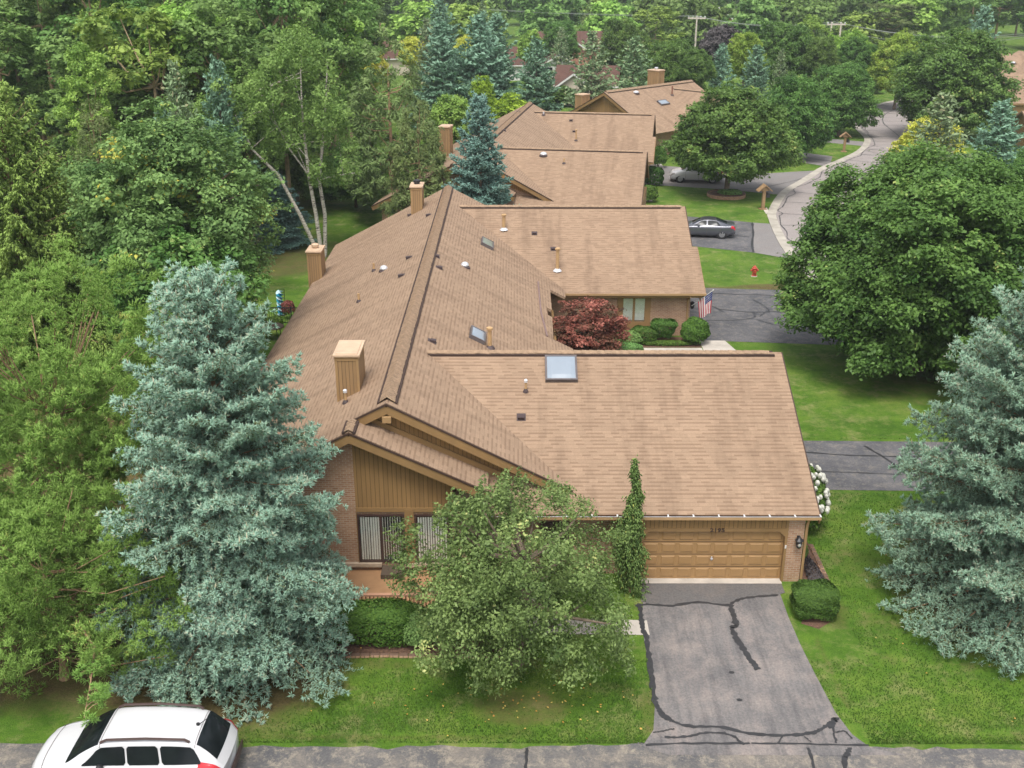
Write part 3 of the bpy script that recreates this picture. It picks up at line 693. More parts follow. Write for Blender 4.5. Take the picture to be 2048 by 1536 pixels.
for i, (w_, px) in enumerate([
    (.12, [(1272, 1212), (1300, 1209), (1345, 1212), (1390, 1205), (1456, 1211)]), (.12, [(1556, 1190), (1520, 1193), (1488, 1197), (1466, 1205), (1461, 1214)]),
    (.19, [(1461, 1209), (1466, 1225), (1472, 1242), (1473, 1252), (1465, 1256), (1471, 1272), (1484, 1292), (1500, 1318), (1517, 1340)]), (.17, [(1279, 1208), (1283, 1230), (1286, 1255), (1295, 1280), (1299, 1320), (1306, 1370), (1312, 1405), (1325, 1428), (1345, 1443)]),
    (.12, [(1345, 1443), (1380, 1453), (1440, 1454), (1500, 1467), (1560, 1471), (1610, 1468), (1640, 1460), (1660, 1448)]), (.18, [(1656, 1453), (1668, 1442), (1674, 1436)]),
    (.08, [(1292, 1490), (1400, 1487), (1500, 1487)]), (.08, [(1504, 1487), (1620, 1488), (1738, 1491)]), (.09, [(1330, 1476), (1375, 1474), (1420, 1466), (1460, 1470), (1490, 1490)]), (.05, [(1308, 1466), (1330, 1462), (1350, 1458)]),
    (.06, [(1668, 1446), (1668, 1465), (1672, 1486)]), (.05, [(1672, 1465), (1690, 1463), (1705, 1478)]), (.05, [(1557, 1487), (1566, 1473)]), (.04, [(1610, 1474), (1622, 1484)])]):
    crackline(mb, [G(*p) for p in px], w_, .02 + .0012 * i, i)
for px in ((1464, 1345), (1480, 1400)):
    x, y = G(*px); mb.poly([(x + .09 * math.cos(t), y + .07 * math.sin(t), .021) for t in np.linspace(0, 5.6, 9)])
tag(mb.build('crack_sealant', 'sealant', dw))
sheet('garage_apron', [(4.2, 31.9), (4.2, 31.54), (9.32, 31.54), (9.32, 31.9)], .03, 'concrete', 'pale concrete strip at the foot of the near garage door')
sheet('path', [(-1.4, 29.3), (1.2, 28.6), (4.36, 28.55), (4.36, 29.35), (1.5, 29.5), (1.0, 31.6), (-1.2, 31.6)], .018, 'concrete', 'pale concrete path between the near driveway and the entrance')
def kx(y, off=.0):
    k = min(K, key=lambda p: abs(p.y - y)); return k.x + off
def drive(pts, mat, label, z=.012):
    return sheet('driveway', pts, z, mat, label)
d1 = drive([(9.8, 38.6), (9.8, 43.3), (kx(43.3, .3), 43.0), (kx(38.4, .3), 38.2)], 'asphalt_dark', 'dark asphalt driveway to the right of the near building')
d2 = drive([(9.9, 56.6), (9.9, 66.9), (kx(66, .3), 65.9), (kx(56, .3), 55.3)], 'asphalt_dark', 'dark double driveway beside the second building wing')
d3 = drive([(9.5, 79.0), (11.6, 88.2), (19.4, 84.8), (17.5, 75.5)], 'asphalt_dark', 'dark driveway under the grey sedan')
d3b = drive([(17.5, 75.5), (19.4, 84.8), (kx(84.4, .3), 84.3), (kx(73.5, .3), 73.6)], 'asphalt_apron', 'paler asphalt apron between sedan driveway and kerb', .017)
d4 = drive([(11, 100.5), (12.5, 110.5), (25.5, 105.6), (kx(106.5, .3), 107), (kx(95.5, .3), 95.4), (19.5, 97.8)], 'asphalt_apron', 'pale asphalt driveway behind the ringed maple')
d5 = drive([(26, 115.2), (28, 120.6), (34.2, 115), (kx(110, .2), 108.9), (29.5, 112)], 'asphalt_apron', 'narrow pale driveway beyond the white vehicle')
d6 = drive([(31, 127.5), (31, 130.5), (kx(124.6, .2), 124.5), (kx(121.5, .2), 121.6)], 'asphalt_apron', 'short pale driveway under the dark trunked maple')
mb = MB()
for i, (w_, p) in enumerate([(.14, [(10.4, 66.4), (11.6, 64.8), (12.3, 62.8), (12.8, 61.6)]), (.14, [(10.2, 59.7), (11.5, 60.0), (13.2, 60.1), (14.4, 60.6), (14.6, 61.6)]), (.15, [(12.6, 62.2), (14.0, 61.7), (15.2, 61.6), (15.6, 61.8), (15.5, 62.9), (15.1, 64.1)]),
    (.12, [(15.6, 61.8), (17.5, 61.4), (19.2, 61.9), (21, 61.9)]), (.11, [(14.5, 60.2), (15.3, 59.3), (16.6, 58.6)]), (.1, [(15.5, 61.9), (14.8, 60.8)]), (.1, [(19.2, 61.9), (19.8, 60.4), (21, 59.4)]), (.12, [(11.5, 65.6), (14, 65.3), (17.2, 65.0)]), (.13, [(19, 56), (18.8, 57.5), (19.6, 58.3), (21, 58.6)]), (.09, [(10.1, 58.4), (10.9, 58.7), (11.6, 59.2)])]):
    crackline(mb, p, w_, .017 + .0008 * i, i + 30)
tag(mb.build('crack_sealant', 'sealant', d2))
mb = MB()
for i, (w_, p) in enumerate([(.12, [(11, 42.1), (13, 42.0), (15, 41.7), (18.5, 41.6)]), (.14, [(15.6, 42.7), (16.1, 41.5), (16.5, 40.4), (17.3, 39.4)]), (.07, [(12, 40.2), (14, 40.1), (16.2, 39.9)]), (.08, [(18, 42.7), (18.6, 41.4), (19, 39)])]):
    crackline(mb, p, w_, .017 + .0008 * i, i + 60)
tag(mb.build('crack_sealant', 'sealant', d1))
mb = MB()
for i, (w_, p) in enumerate([(.2, [(17.5, 75.6), (17.9, 78), (18.6, 81), (19.3, 84.7)]), (.09, [(12.4, 86), (14, 84), (17, 82.6), (18.8, 82)]), (.08, [(14, 80.3), (16, 81), (18.2, 80)]), (.08, [(16, 84.5), (16.3, 85.8)])]):
    crackline(mb, p, w_, .022 + .0008 * i, i + 70)
tag(mb.build('crack_sealant', 'sealant', d3))
mb = MB()
for i, (w_, p) in enumerate([(.1, [(27.3, 117.6), (29.4, 115.5), (31, 114.2), (33.5, 112)]), (.09, [(28, 114.3), (30, 113.4), (32.8, 110.3)]), (.1, [(21, 98), (23, 98.6), (26, 101), (29, 104)])]):
    crackline(mb, p, w_, .022 + .0008 * i, i + 80)
tag(mb.build('crack_sealant', 'sealant', d5))
sheet('path', [(3.8, 54.6), (3.8, 55.3), (10.4, 55.3), (10.4, 54.6)], .012, 'concrete', 'concrete path behind the near roof ridge')
sheet('path', [(10.44, 54.6), (10.44, 56.5), (11.9, 56.5), (12.3, 54.6)], .016, 'concrete', 'square concrete pad at the corner of the double driveway')
sheet('path', [(9.0, 92.6), (9.0, 93.6), (12.2, 93.6), (12.2, 92.6)], .012, 'concrete', 'small concrete pad beside the third wing')
sheet('path', [(13.0, 108.2), (13.0, 111), (15.2, 111), (15.2, 108.2)], .02, 'concrete', 'pale concrete landing near the white vehicle')
sheet('planting_bed', [(9.4, 29.2), (9.95, 30.3), (9.95, 37.5), (10.7, 37.8), (10.95, 34), (10.9, 31.5), (10.4, 29.3), (9.9, 28.9)], .01, 'mulch', 'narrow mulched bed along the near garage side wall')
sheet('planting_bed', [(2.5, 55.35), (2.5, 57.1), (10.4, 57.1), (10.4, 55.35)], .01, 'mulch', 'mulched bed under the second wing window')
sheet('planting_bed', [(-6.4, 27.5), (-6.8, 29.1), (-1.5, 29.2), (.6, 28.6), (.2, 27.6)], .01, 'mulch', 'mulched bed in front of the deck')
mb = MB()
rr = random.Random(3)
for p, q in (((10.98, 34), (10.93, 31.4)), ((10.93, 31.4), (10.5, 29.5))):
    for k in range(9):
        x = p[0] + (q[0] - p[0]) * k / 9; y = p[1] + (q[1] - p[1]) * k / 9; mb.box(x - .08, x + .08, y - .12, y + .12, 0, .1 + rr.uniform(-.01, .01))
tag(mb.build('bed_edging', 'paver_ring', bevel=.02), 'low stone edging round the bed beside the near garage', 'edging')
mb = MB()
for k in range(22):
    x = -6.6 + k * .3; mb.box(x, x + .28, 27.33 + .02 * math.sin(k), 27.47, 0, .1)
tag(mb.build('bed_edging', 'paver_ring', bevel=.02), 'low stone edging in front of the hedge below the deck', 'edging')

# grass blades on the near lawn
rng = np.random.default_rng(2)
def inpoly(x, y, poly):
    c = np.zeros(x.shape, bool); j = len(poly) - 1
    for i in range(len(poly)):
        xi, yi = poly[i]; xj, yj = poly[j]
        c ^= ((yi > y) != (yj > y)) & (x < (xj - xi) * (y - yi) / (yj - yi + 1e-9) + xi); j = i
    return c
n = 150000; gx = rng.uniform(-9, 21, n); gy = 23.5 + 20 * rng.random(n) ** 1.6
bz = np.zeros(n)
for x, y, rx, ry, s in BARE: bz = np.maximum(bz, s * np.clip((1.25 - np.sqrt(((gx - x) / rx) ** 2 + ((gy - y) / ry) ** 2)) / .5, 0, 1))
keep = (rng.random(n) > bz * 1.3) & ~inpoly(gx, gy, dpts) & ~((gy > 27.3) & (gx < 10.95)) & ~((gy > 38.2) & (gy < 43.4)) & ~((gx > 4.1) & (gx < 9.9) & (gy < 24.3)) 
gx, gy = gx[keep], gy[keep]; n = len(gx)
D = nrmz(np.stack([rng.normal(0, .5, n), rng.normal(0, .5, n), np.ones(n)], 1)); N = nrmz(rng.normal(0, 1, (n, 3)) * [1, 1, .2])
l = rng.uniform(.035, .085, n); V, F = leaf_quads(np.stack([gx, gy, l * .45], 1), N, D, l, np.full(n, .028), .05)
patch = .5 + .35 * np.sin(gx * .9 + 1.3 * np.sin(gy * .7)) * np.cos(gy * .8 + gx * .3)
tag(mkobj('grass', npmesh('grass', V, F, 'f_blade', np.clip(patch * .6 + rng.normal(.12, .15, n), 0, 1))), 'short grass blades on the near lawn', kind='stuff')

# ============================================================ TOWNHOUSES
KM, KW, ZR, ZW = .52, .47, 6.45, 6.0
def ridge_cap(root, a, b, half, mat='ridge', pitch=.15, name='ridge_cap', k=.5, arch=False):
    a = Vector(a); b = Vector(b); d = (b - a); L = d.length; d.normalize(); s = Vector((d.y, -d.x, 0)); up = Vector((0, 0, 1))
    mb = MB()
    def P(t, x, h): return a + d * t + s * x + up * (h - abs(x) * k)
    n = int(L / pitch); rnd = random.Random(int(L * 10))
    for i in range(n):
        t0 = i * pitch; t1 = t0 + pitch * 1.25; h0 = .085; h1 = .062; j = rnd.uniform(-.012, .012)
        xs_ = (-half + j, -half * .5, 0, half * .5, half + j)
        rise = [0, .02, .035, .02, 0] if arch else [0, 0, 0, 0, 0]
        lo = [P(t0, x, h0 + r) for x, r in zip(xs_, rise)]; hi = [P(t1, x, h1 + r) for x, r in zip(xs_, rise)]; bo = [p - up * .028 for p in lo]
        for q in range(4):
            mb.poly([lo[q], lo[q + 1], hi[q + 1], hi[q]]); mb.poly([bo[q], bo[q + 1], lo[q + 1], lo[q]])
        mb.poly([lo[0], hi[0], hi[0] - up * .02, bo[0]]); mb.poly([hi[4], lo[4], bo[4], hi[4] - up * .02])
    o = mb.build(name, mat, root)
    mb = MB()
    for sg in (-1, 1): mb.beam(a + s * sg * (half + .03) - up * (half * k - .0), b + s * sg * (half + .03) - up * (half * k - .0), .10, .09)
    mb.build('edge_strip', 'ridge_edge', o)
def chimney(root, x, y, z0, z1, wx=.8, wy=1.45, flue=None, cap='chimney_cap'):
    mb = MB(); mb.box(x - wx / 2, x + wx / 2, y - wy / 2, y + wy / 2, z0, z1)
    c = mb.build('chimney', 'chimney_siding', root)
    mb = MB(); t = .09
    for sx in (-1, 1):
        for sy in (-1, 1):
            cx, cy = x + sx * (wx / 2 - t / 2 + .012), y + sy * (wy / 2 - t / 2 + .012); mb.box(cx - t / 2, cx + t / 2, cy - t / 2, cy + t / 2, z0 + .002, z1 - .003)
    mb.box(x - wx / 2 - .02, x + wx / 2 + .02, y - wy / 2 - .02, y + wy / 2 + .02, z1 - .15, z1 - .005)
    mb.build('trim', 'trim_light', c)
    mb = MB(); mb.box(x - wx / 2 - .07, x + wx / 2 + .07, y - wy / 2 - .07, y + wy / 2 + .07, z1, z1 + .09); mb.box(x - wx / 2 + .02, x + wx / 2 - .02, y - wy / 2 + .02, y + wy / 2 - .02, z1 + .09, z1 + .115)
    mb.build('cap', cap, c, bevel=.012)
    if flue:
        mb = MB(); mb.lathe([(.17, z1 + .1), (.17, z1 + .2), (.22, z1 + .22), (.22, z1 + .33), (.14, z1 + .37)], (x, y, 0), 14)
        mb.build('flue', flue, c)
    return c
def plane_frame(n, u):
    n = Vector(n).normalized(); u = Vector(u).normalized(); v = n.cross(u)
    return lambda p: Matrix(((u.x, v.x, n.x, p[0]), (u.y, v.y, n.y, p[1]), (u.z, v.z, n.z, p[2]), (0, 0, 0, 1)))
PL = dict(L=((-KM, 0, 1), (0, -1, 0)), R=((KM, 0, 1), (0, 1, 0)), F=((0, -KW, 1), (1, 0, 0)), B=((0, KW, 1), (-1, 0, 0)))
def skylight(root, pl, p, w_, h_, glass='skylight_glass', label=None):
    T = plane_frame(*PL[pl])(p); mb = MB(); t = .07; z = .17
    mb.box(-w_ / 2, w_ / 2, -h_ / 2, -h_ / 2 + t, -.05, z, T); mb.box(-w_ / 2, w_ / 2, h_ / 2 - t, h_ / 2, -.05, z, T)
    mb.box(-w_ / 2, -w_ / 2 + t, -h_ / 2 + t, h_ / 2 - t, -.05, z, T); mb.box(w_ / 2 - t, w_ / 2, -h_ / 2 + t, h_ / 2 - t, -.05, z, T)
    s = mb.build('skylight', 'skylight_frame', root)
    mb = MB(); N = 6
    for i in range(N):
        for j in range(N):
            q = []
            for a, b in ((i, j), (i + 1, j), (i + 1, j + 1), (i, j + 1)):
                x = -1 + 2 * a / N; y = -1 + 2 * b / N
                q.append(tuple(T @ Vector((x * (w_ / 2 - t + .01), y * (h_ / 2 - t + .01), z - .02 + .06 * (1 - x ** 4) * (1 - y ** 4)))))
            mb.poly(q)
    g = mb.build('pane', glass, s, smooth=True)
    if label: tag(s, label)
def pipe(root, p, h, r=.05, mat='pipe_tan', top=None, flash=True):
    mb = MB(); mb.tube([(p[0], p[1], p[2] - .15), (p[0], p[1], p[2] + h)], r, 10); o = mb.build('vent_pipe', mat, root, smooth=False)
    if flash:
        mb = MB(); mb.lathe([(r * 2.6, -.02), (r * 2.0, .05), (r * 1.05, .12)], (p[0], p[1], p[2]), 12); mb.build('flashing', 'vent_dark' if flash is True else flash, o)
    if top:
        mb = MB(); mb.lathe([(r * 1.5, h - .02), (r * 1.5, h + .07), (r * .8, h + .1)], (p[0], p[1], p[2]), 12); mb.build('cap', top, o)
def dome(root, p, r=.18, mat='metal_pale'):
    mb = MB(); mb.lathe([(r * .9, -.12), (r * .95, .06), (r * 1.15, .07), (r * 1.1, .12), (r * .8, .2), (r * .3, .24)], (p[0], p[1], p[2]), 16); o = mb.build('roof_turbine', mat, root)
    mb = MB(); mb.lathe([(r * 1.5, -.1), (r * 1.5, -.03), (r * .9, .03)], (p[0], p[1], p[2]), 14); mb.build('flashing', 'vent_dark', o)
def rvent(root, pl, p, s=.2):
    T = plane_frame(*PL[pl])(p); mb = MB()
    mb.prism([tuple(T @ Vector(q)) for q in ((-s / 2, -s / 2, 0), (-s / 2, s / 2, 0), (-s / 2, s / 2 - .02, .06), (-s / 2, -s / 2, .13))], T.to_3x3() @ Vector((s, 0, 0)))
    mb.box(-s * .7, s * .7, -s * .7, s * .8, -.02, .012, T)
    mb.build('roof_vent', 'vent_dark', root)
def gutter(root, x0, x1, y, z, straps=False):
    mb = MB(); mb.box(x0, x1, y - .13, y - .115, z - .12, z); mb.box(x0, x1, y - .115, y, z - .12, z - .105); mb.box(x0 - .01, x0, y - .13, y, z - .12, z); mb.box(x1, x1 + .01, y - .13, y, z - .12, z)
    g = mb.build('gutter', 'gutter', root)
    mb = MB(); mb.box(x0 + .005, x1 - .005, y - .112, y - .004, z - .1, z - .055); mb.build('debris', 'gutter_in', g)
    if straps:
        mb = MB(); x = x0 + .3
        while x < x1: mb.box(x, x + .05, y - .14, y + .05, z + .003, z + .018); x += .86
        mb.build('strap', 'white', g)
        mb = MB(); mb.box(x0, x1, y - .135, y - .112, z + .001, z + .012); mb.build('lip', 'metal_pale', g)
    return g

def townhouse(name, label, loc, rz, y1, wings, porch=True, cut=None, front=True, mainx=(-7.5, 7.1), near=False):
    root = empty(name, loc, rz); tag(root, label, 'townhouses')
    zf = lambda x: ZR - KM * abs(x)
    xl, xr = mainx
    mb = MB()
    fy = -1.0 if porch else 0.0
    lp = [(0, 0), (-1.15, 0), (-1.15, fy), (xl, fy), (xl, y1), (0, y1)] if porch else [(0, 0), (xl, 0), (xl, y1), (0, y1)]
    mb.slab([(x, y, zf(x)) for x, y in lp[::-1]], (-KM, 0, 1), .14, (0, -1, 0))
    rp = [(0, 0), (xr, 0)]
    if cut: rp += [(xr, cut[0]), (6.15, cut[0]), (6.2, cut[0] + 3.4), (5.95, cut[0] + 3.4), (5.95, cut[0] + 4.6), (6.22, cut[0] + 4.6), (6.25, cut[1]), (xr, cut[1])]
    rp += [(xr, y1), (0, y1)]
    mb.slab([(x, y, zf(x)) for x, y in rp], (KM, 0, 1), .14, (0, 1, 0))
    if porch:
        zl = lambda x: 5.85 - .477 * (x + 1.15)
        mb.slab([(-1.15, -1, 5.85), (3.4, -1, zl(3.4)), (3.4, .52, zl(3.4)), (-1.15, .52, 5.85)], (.477, 0, 1), .14, (0, 1, 0))
    for wg in wings:
        yr, xe, hd = wg['yr'], wg['xe'], wg.get('hd', 7.0); f = wg.get('front', False)
        zw = lambda y: ZW - KW * abs(y - yr)
        step = wg.get('step', 0)
        ym = yr - hd * .48
        if f: fp = [(2.25, yr - hd), (xe, yr - hd), (xe, yr), (.5, yr), (.5, .6), (2.25, .6)]
        else: fp = [(.5, yr - hd), (xe + step, yr - hd), (xe + step, ym), (xe, ym), (xe, yr), (.5, yr)]
        mb.slab([(x, y, zw(y)) for x, y in fp], (0, -KW, 1), .14, (1, 0, 0))
        mb.slab([(x, y, zw(y)) for x, y in [(.5, yr), (xe, yr), (xe, yr + hd), (.5, yr + hd)]], (0, KW, 1), .14, (-1, 0, 0))
    roof = mb.build('roof', 'shingle', root, fix=False)
    # walls
    mb = MB(); b = .2
    mb.prism([(-6.9, .45, 0), (6.0, .45, 0), (6.0, .45, zf(6.0) - b), (0, .45, ZR - b), (-6.9, .45, zf(6.9) - b)], (0, y1 - .85, 0))
    if porch:
        mb.prism([(-6.9, -.5, 0), (2.2, -.5, 0), (2.2, -.5, 5.85 - .477 * 3.35 - b), (-1.15, -.5, 5.85 - b), (-6.9, -.5, zf(6.9) - b)], (0, .93, 0))
    for wg in wings:
        yr, xe, hd = wg['yr'], wg['xe'], wg.get('hd', 7.0); yf = yr - hd + (.62 if wg.get('front') else .45)
        mb.prism([(6.02, yf, 0), (6.02, yr + hd - .45, 0), (6.02, yr + hd - .45, ZW - KW * (hd - .45) - b), (6.02, yr, ZW - b), (6.02, yf, ZW - KW * abs(yf - yr) - b)], (xe - 6.47, 0, 0))
        if wg.get('front'): mb.box(2.3, 6.0, -.28, .44, 0, 2.7)
    walls = mb.build('wall', 'brick', root)
    # fascia and rakes
    mb = MB(); md = MB(); y = -.012
    def rake(x0, z0, x1, z1, yy, w_=.30):
        mb.beam((x0, yy, z0 - .075 - w_ / 2), (x1, yy, z1 - .075 - w_ / 2), .045, w_)
        md.beam((x0, yy - .02, z0 - .04), (x1, yy - .02, z1 - .04), .05, .06)
    e = .001
    rake(-.02, ZR, 6.3, zf(6.3), y); rake(.02, ZR, -1.2 if porch else xl, zf(1.2 if porch else xl), y - .004)
    if porch: rake(-1.17, 5.85, 3.45, 5.85 - .477 * 4.6, -1.02); rake(-1.13, 5.85, xl, zf(xl), -1.024)
    rake(0, ZR, xl, zf(xl), y1 + .03); rake(0, ZR, xr, zf(xr), y1 + .03)
    mb.box(xl - .02, xl + .02, fy, y1, zf(xl) - .32, zf(xl) - .1)
    for wg in wings:
        yr, xe, hd = wg['yr'], wg['xe'], wg.get('hd', 7.0); st = wg.get('step', 0); yf = yr - hd
        zz = ZW - KW * hd; mb.box(2.25 if wg.get('front') else 6.3, xe + st, yf + .002, yf + .04, zz - .2, zz - .1)
        for sg in (-1, 1):
            mb.beam((xe + .02, yr, ZW - .26), (xe + .02, yr + sg * hd, zz - .26), .04, .22); md.beam((xe + .03, yr, ZW - .06), (xe + .03, yr + sg * hd, zz - .06), .03, .10)
        if st: mb.beam((xe + st + .02, yr - hd * .48, ZW - KW * hd * .48 - .2), (xe + st + .02, yf, zz - .2), .04, .2)
    mb.build('fascia', 'trim', root); md.build('drip_edge', 'edge_dark', root)
    # gable siding: upper face and the far face
    mb = MB()
    lo = 5.4 if porch else 2.9
    if porch: mb.prism([(-1.1, .44, 5.2), (6.1, .44, 3.0), (6.1, .44, zf(6.1) - .17), (0, .44, ZR - .16), (-1.1, .44, zf(1.1) - .17)], (0, -.03, 0))
    else: mb.prism([(-6.9, .44, 2.7), (6.9, .44, 2.7), (0, .44, ZR - .16)], (0, -.03, 0))
    for wg in wings:
        yr, xe, hd = wg['yr'], wg['xe'], wg.get('hd', 7.0); h = hd - .6
        mb.prism([(xe - .44, yr - h, 2.75), (xe - .44, yr + h, 2.75), (xe - .44, yr, ZW - .17)], (.03, 0, 0))
    if porch: mb.prism([(-1.14, -.51, 2.78), (2.19, -.51, 2.78), (2.19, -.51, 5.85 - .477 * 3.34 - .17), (-1.14, -.51, 5.85 - .17)], (0, -.035, 0))
    mb.build('gable_siding', 'siding', root)
    for a_, b_ in (((0, -.01, ZR), (0, y1, ZR)),):
        ridge_cap(root, (0, .25, ZR), (0, y1, ZR), .26, k=KM, arch=True)
    for wg in wings: ridge_cap(root, (.9, wg['yr'], ZW), (wg['xe'] - .3, wg['yr'], ZW), .16, k=KW, pitch=.3)
    if porch: ridge_cap(root, (-1.15, -1, 5.85), (-1.15, -.05, 5.85), .14, k=.45)
    return root

LOC1 = (-4.3, 32.5, 0)
B1 = townhouse('townhouse', 'near tan roofed townhouse row with ochre gables and a wide brown garage door', LOC1, 0, 35.4,
               [dict(yr=6.1, xe=14.66, hd=7.0, front=True), dict(yr=31.6, xe=14.7, hd=7.2, step=.32)], cut=(15.2, 23.4), near=True)
def L1(p): return (p[0] + 4.3, p[1] - 32.5, p[2])
pl0 = {'L': ((-4.3, 32.5, ZR), (-KM, 0, 1)), 'R': ((-4.3, 32.5, ZR), (KM, 0, 1)), 'F1': ((0, 38.6, ZW), (0, -KW, 1)), 'F2': ((0, 64.1, ZW), (0, -KW, 1))}
def rp(pl, px, py): return L1(on_plane(px, py, *pl0[pl]))
# roof furniture of the near building
def sky_px(pl, key, cx, cy, w_, h_, **k): skylight(B1, key, rp(pl, cx, cy), w_, h_, **k)
sky_px('F1', 'F', 1122.5, 740, 1.22, 1.30, label='large square skylight with pale blue dome')
sky_px('R', 'R', 954, 673, 1.25, .72, label='slanted pale skylight near the inner courtyard')
sky_px('R', 'R', 973.5, 489, 1.35, .75, glass='skylight_grey', label='dull green grey skylight')
for px, py, h in ((714.5, 490, 0), ): pass
for pl, px, py, h, r, tp in (('L', 748, 542, .42, .055, None), ('L', 718, 604, .42, .055, None), ('L', 692, 806, .42, .05, 'metal_pale'), ('R', 980, 696, .85, .09, 'pipe_tan'),
                             ('F1', 1052, 783, .40, .045, 'metal_pale'), ('F2', 1008, 459, .85, .10, 'pipe_tan'), ('F2', 1115, 541, 1.25, .10, 'pipe_tan')):
    pipe(B1, rp(pl, px, py), h, r, top=tp, flash='metal_pale' if pl == 'F2' else True)
for pl, px, py in (('L', 768, 540), ('R', 930, 533)): dome(B1, rp(pl, px, py))
for pl, key, px, py in (('L', 'L', 818, 516), ('L', 'L', 803, 552), ('L', 'L', 820, 431), ('L', 'L', 857, 431), ('R', 'R', 873, 513), ('R', 'R', 879, 536), ('R', 'R', 865, 683), ('F1', 'F', 1043, 835), ('F2', 'F', 1069, 467), ('F2', 'F', 1107, 498)):
    rvent(B1, key, rp(pl, px, py), .24)
chimney(B1, -1.68, 3.35, 4.9, 7.1, .82, 1.45)
tag(chimney(B1, -7.32, 27.5, 0, 4.35, .78, 1.35, flue='chimney_cap'), 'chimney standing at the left eave with a round cap')
tag(chimney(B1, -1.75, 32.6, 5.2, 7.05, .68, 1.3, flue='black'), 'farthest chimney with a dark flue')
# near facade: garage, windows
FY = -.5
def part(name, mat, f, parent=B1, **k):
    mb = MB(); f(mb); return mb.build(name, mat, parent, **k)
gx0, gx1 = 8.72, 13.60      # garage opening, local x
GY = -.78
part('garage_surround', 'siding', lambda m: (m.box(8.3, 13.66, GY, GY + .5, 2.13, 2.58),))
part('garage_trim', 'trim', lambda m: (m.box(8.3, gx0, GY - .012, GY + .48, 0, 2.127), m.box(gx1, gx1 + .09, GY - .012, GY + .48, 0, 2.58), m.box(gx0, gx1, GY - .012, GY + .48, 2.0, 2.127),
     m.prism([(gx0, GY - .011, 1.999), (gx0 + .2, GY - .011, 1.999), (gx0, GY - .011, 1.79)], (0, .2, 0)), m.prism([(gx1, GY - .011, 1.999), (gx1, GY - .011, 1.79), (gx1 - .2, GY - .011, 1.999)], (0, .2, 0)),
     ))
part('brick_pier', 'brick', lambda m: m.box(13.695, 14.24, GY, GY + .5, 0, 2.58))
gd = part('garage_door', 'door_panel', lambda m: m.box(gx0 + .001, gx1 - .001, GY + .15, GY + .19, .03, 2.05))
mb = MB(); nw = 8; cw = (gx1 - gx0) / nw
for r in range(4):
    for c in range(nw):
        x0 = gx0 + c * cw + .06; x1 = gx0 + (c + 1) * cw - .06; z0 = .03 + r * .495 + .065; z1 = z0 + .365; yy = GY + .149
        a0 = [(x0, yy, z0), (x1, yy, z0), (x1, yy, z1), (x0, yy, z1)]; q = .045
        a1 = [(x0 + q, yy - .022, z0 + q), (x1 - q, yy - .022, z0 + q), (x1 - q, yy - .022, z1 - q), (x0 + q, yy - .022, z1 - q)]
        for k in range(4): mb.poly([a0[k], a0[(k + 1) % 4], a1[(k + 1) % 4], a1[k]])
        mb.poly(a1)
mb.build('panel', 'door_panel', gd, fix=True)
mb = MB()
for r in (1, 2, 3): mb.box(gx0 + .002, gx1 - .002, GY + .142, GY + .1495, .03 + r * .495 - .008, .03 + r * .495 + .006)
mb.build('seam', 'edge_dark', gd)
part('handle', 'metal_pale', lambda m: (m.box(11.14, 11.18, GY + .12, GY + .149, .78, .92), m.box(11.11, 11.21, GY + .105, GY + .12, .83, .86)), gd)
part('keypad', 'white', lambda m: m.box(gx1 + .02, gx1 + .07, GY - .035, GY - .013, 1.35, 1.47))
lt = part('lantern', 'black', lambda m: (m.box(14.0, 14.1, GY - .03, GY - .001, 1.55, 1.85), m.beam((14.05, GY - .03, 1.78), (14.05, GY - .16, 1.86), .03, .03), m.lathe([(.05, 1.45), (.09, 1.5), (.12, 1.74), (.15, 1.76), (.05, 1.86), (.015, 1.92)], (14.05, GY - .17, 0), 8)))
part('globe', 'chrome', lambda m: m.lathe([(.05, 1.55), (.07, 1.6), (.05, 1.68)], (14.05, GY - .24, 0), 8), lt)
g = gutter(B1, 2.3, 14.68, -.9 - .002, 2.70, True)
part('downspout', 'trim_light', lambda m: (m.tube([(14.3, -.96, 2.58), (14.3, -.9, 2.45), (14.29, GY - .06, 2.2), (14.29, GY - .06, .12)], .05, 6), ), g)
# house number
tc = bpy.data.curves.new('house_number', 'FONT'); tc.body = '2195'; tc.size = .20; tc.extrude = .012; tc.offset = .003; tc.align_x = 'CENTER'
to = bpy.data.objects.new('tmp', tc); col.objects.link(to); bpy.context.view_layer.update()
tm = bpy.data.meshes.new_from_object(to.evaluated_get(bpy.context.evaluated_depsgraph_get())); bpy.data.objects.remove(to)
tm.name = 'house_number'; tm.materials.clear(); tm.materials.append(M['edge_dark'])
hn = mkobj('house_number', tm, B1); hn.location = (11.25, GY - .03, 2.0); hn.rotation_euler = (R_(90), 0, 0); hn.scale = (1.3, 1, 1)
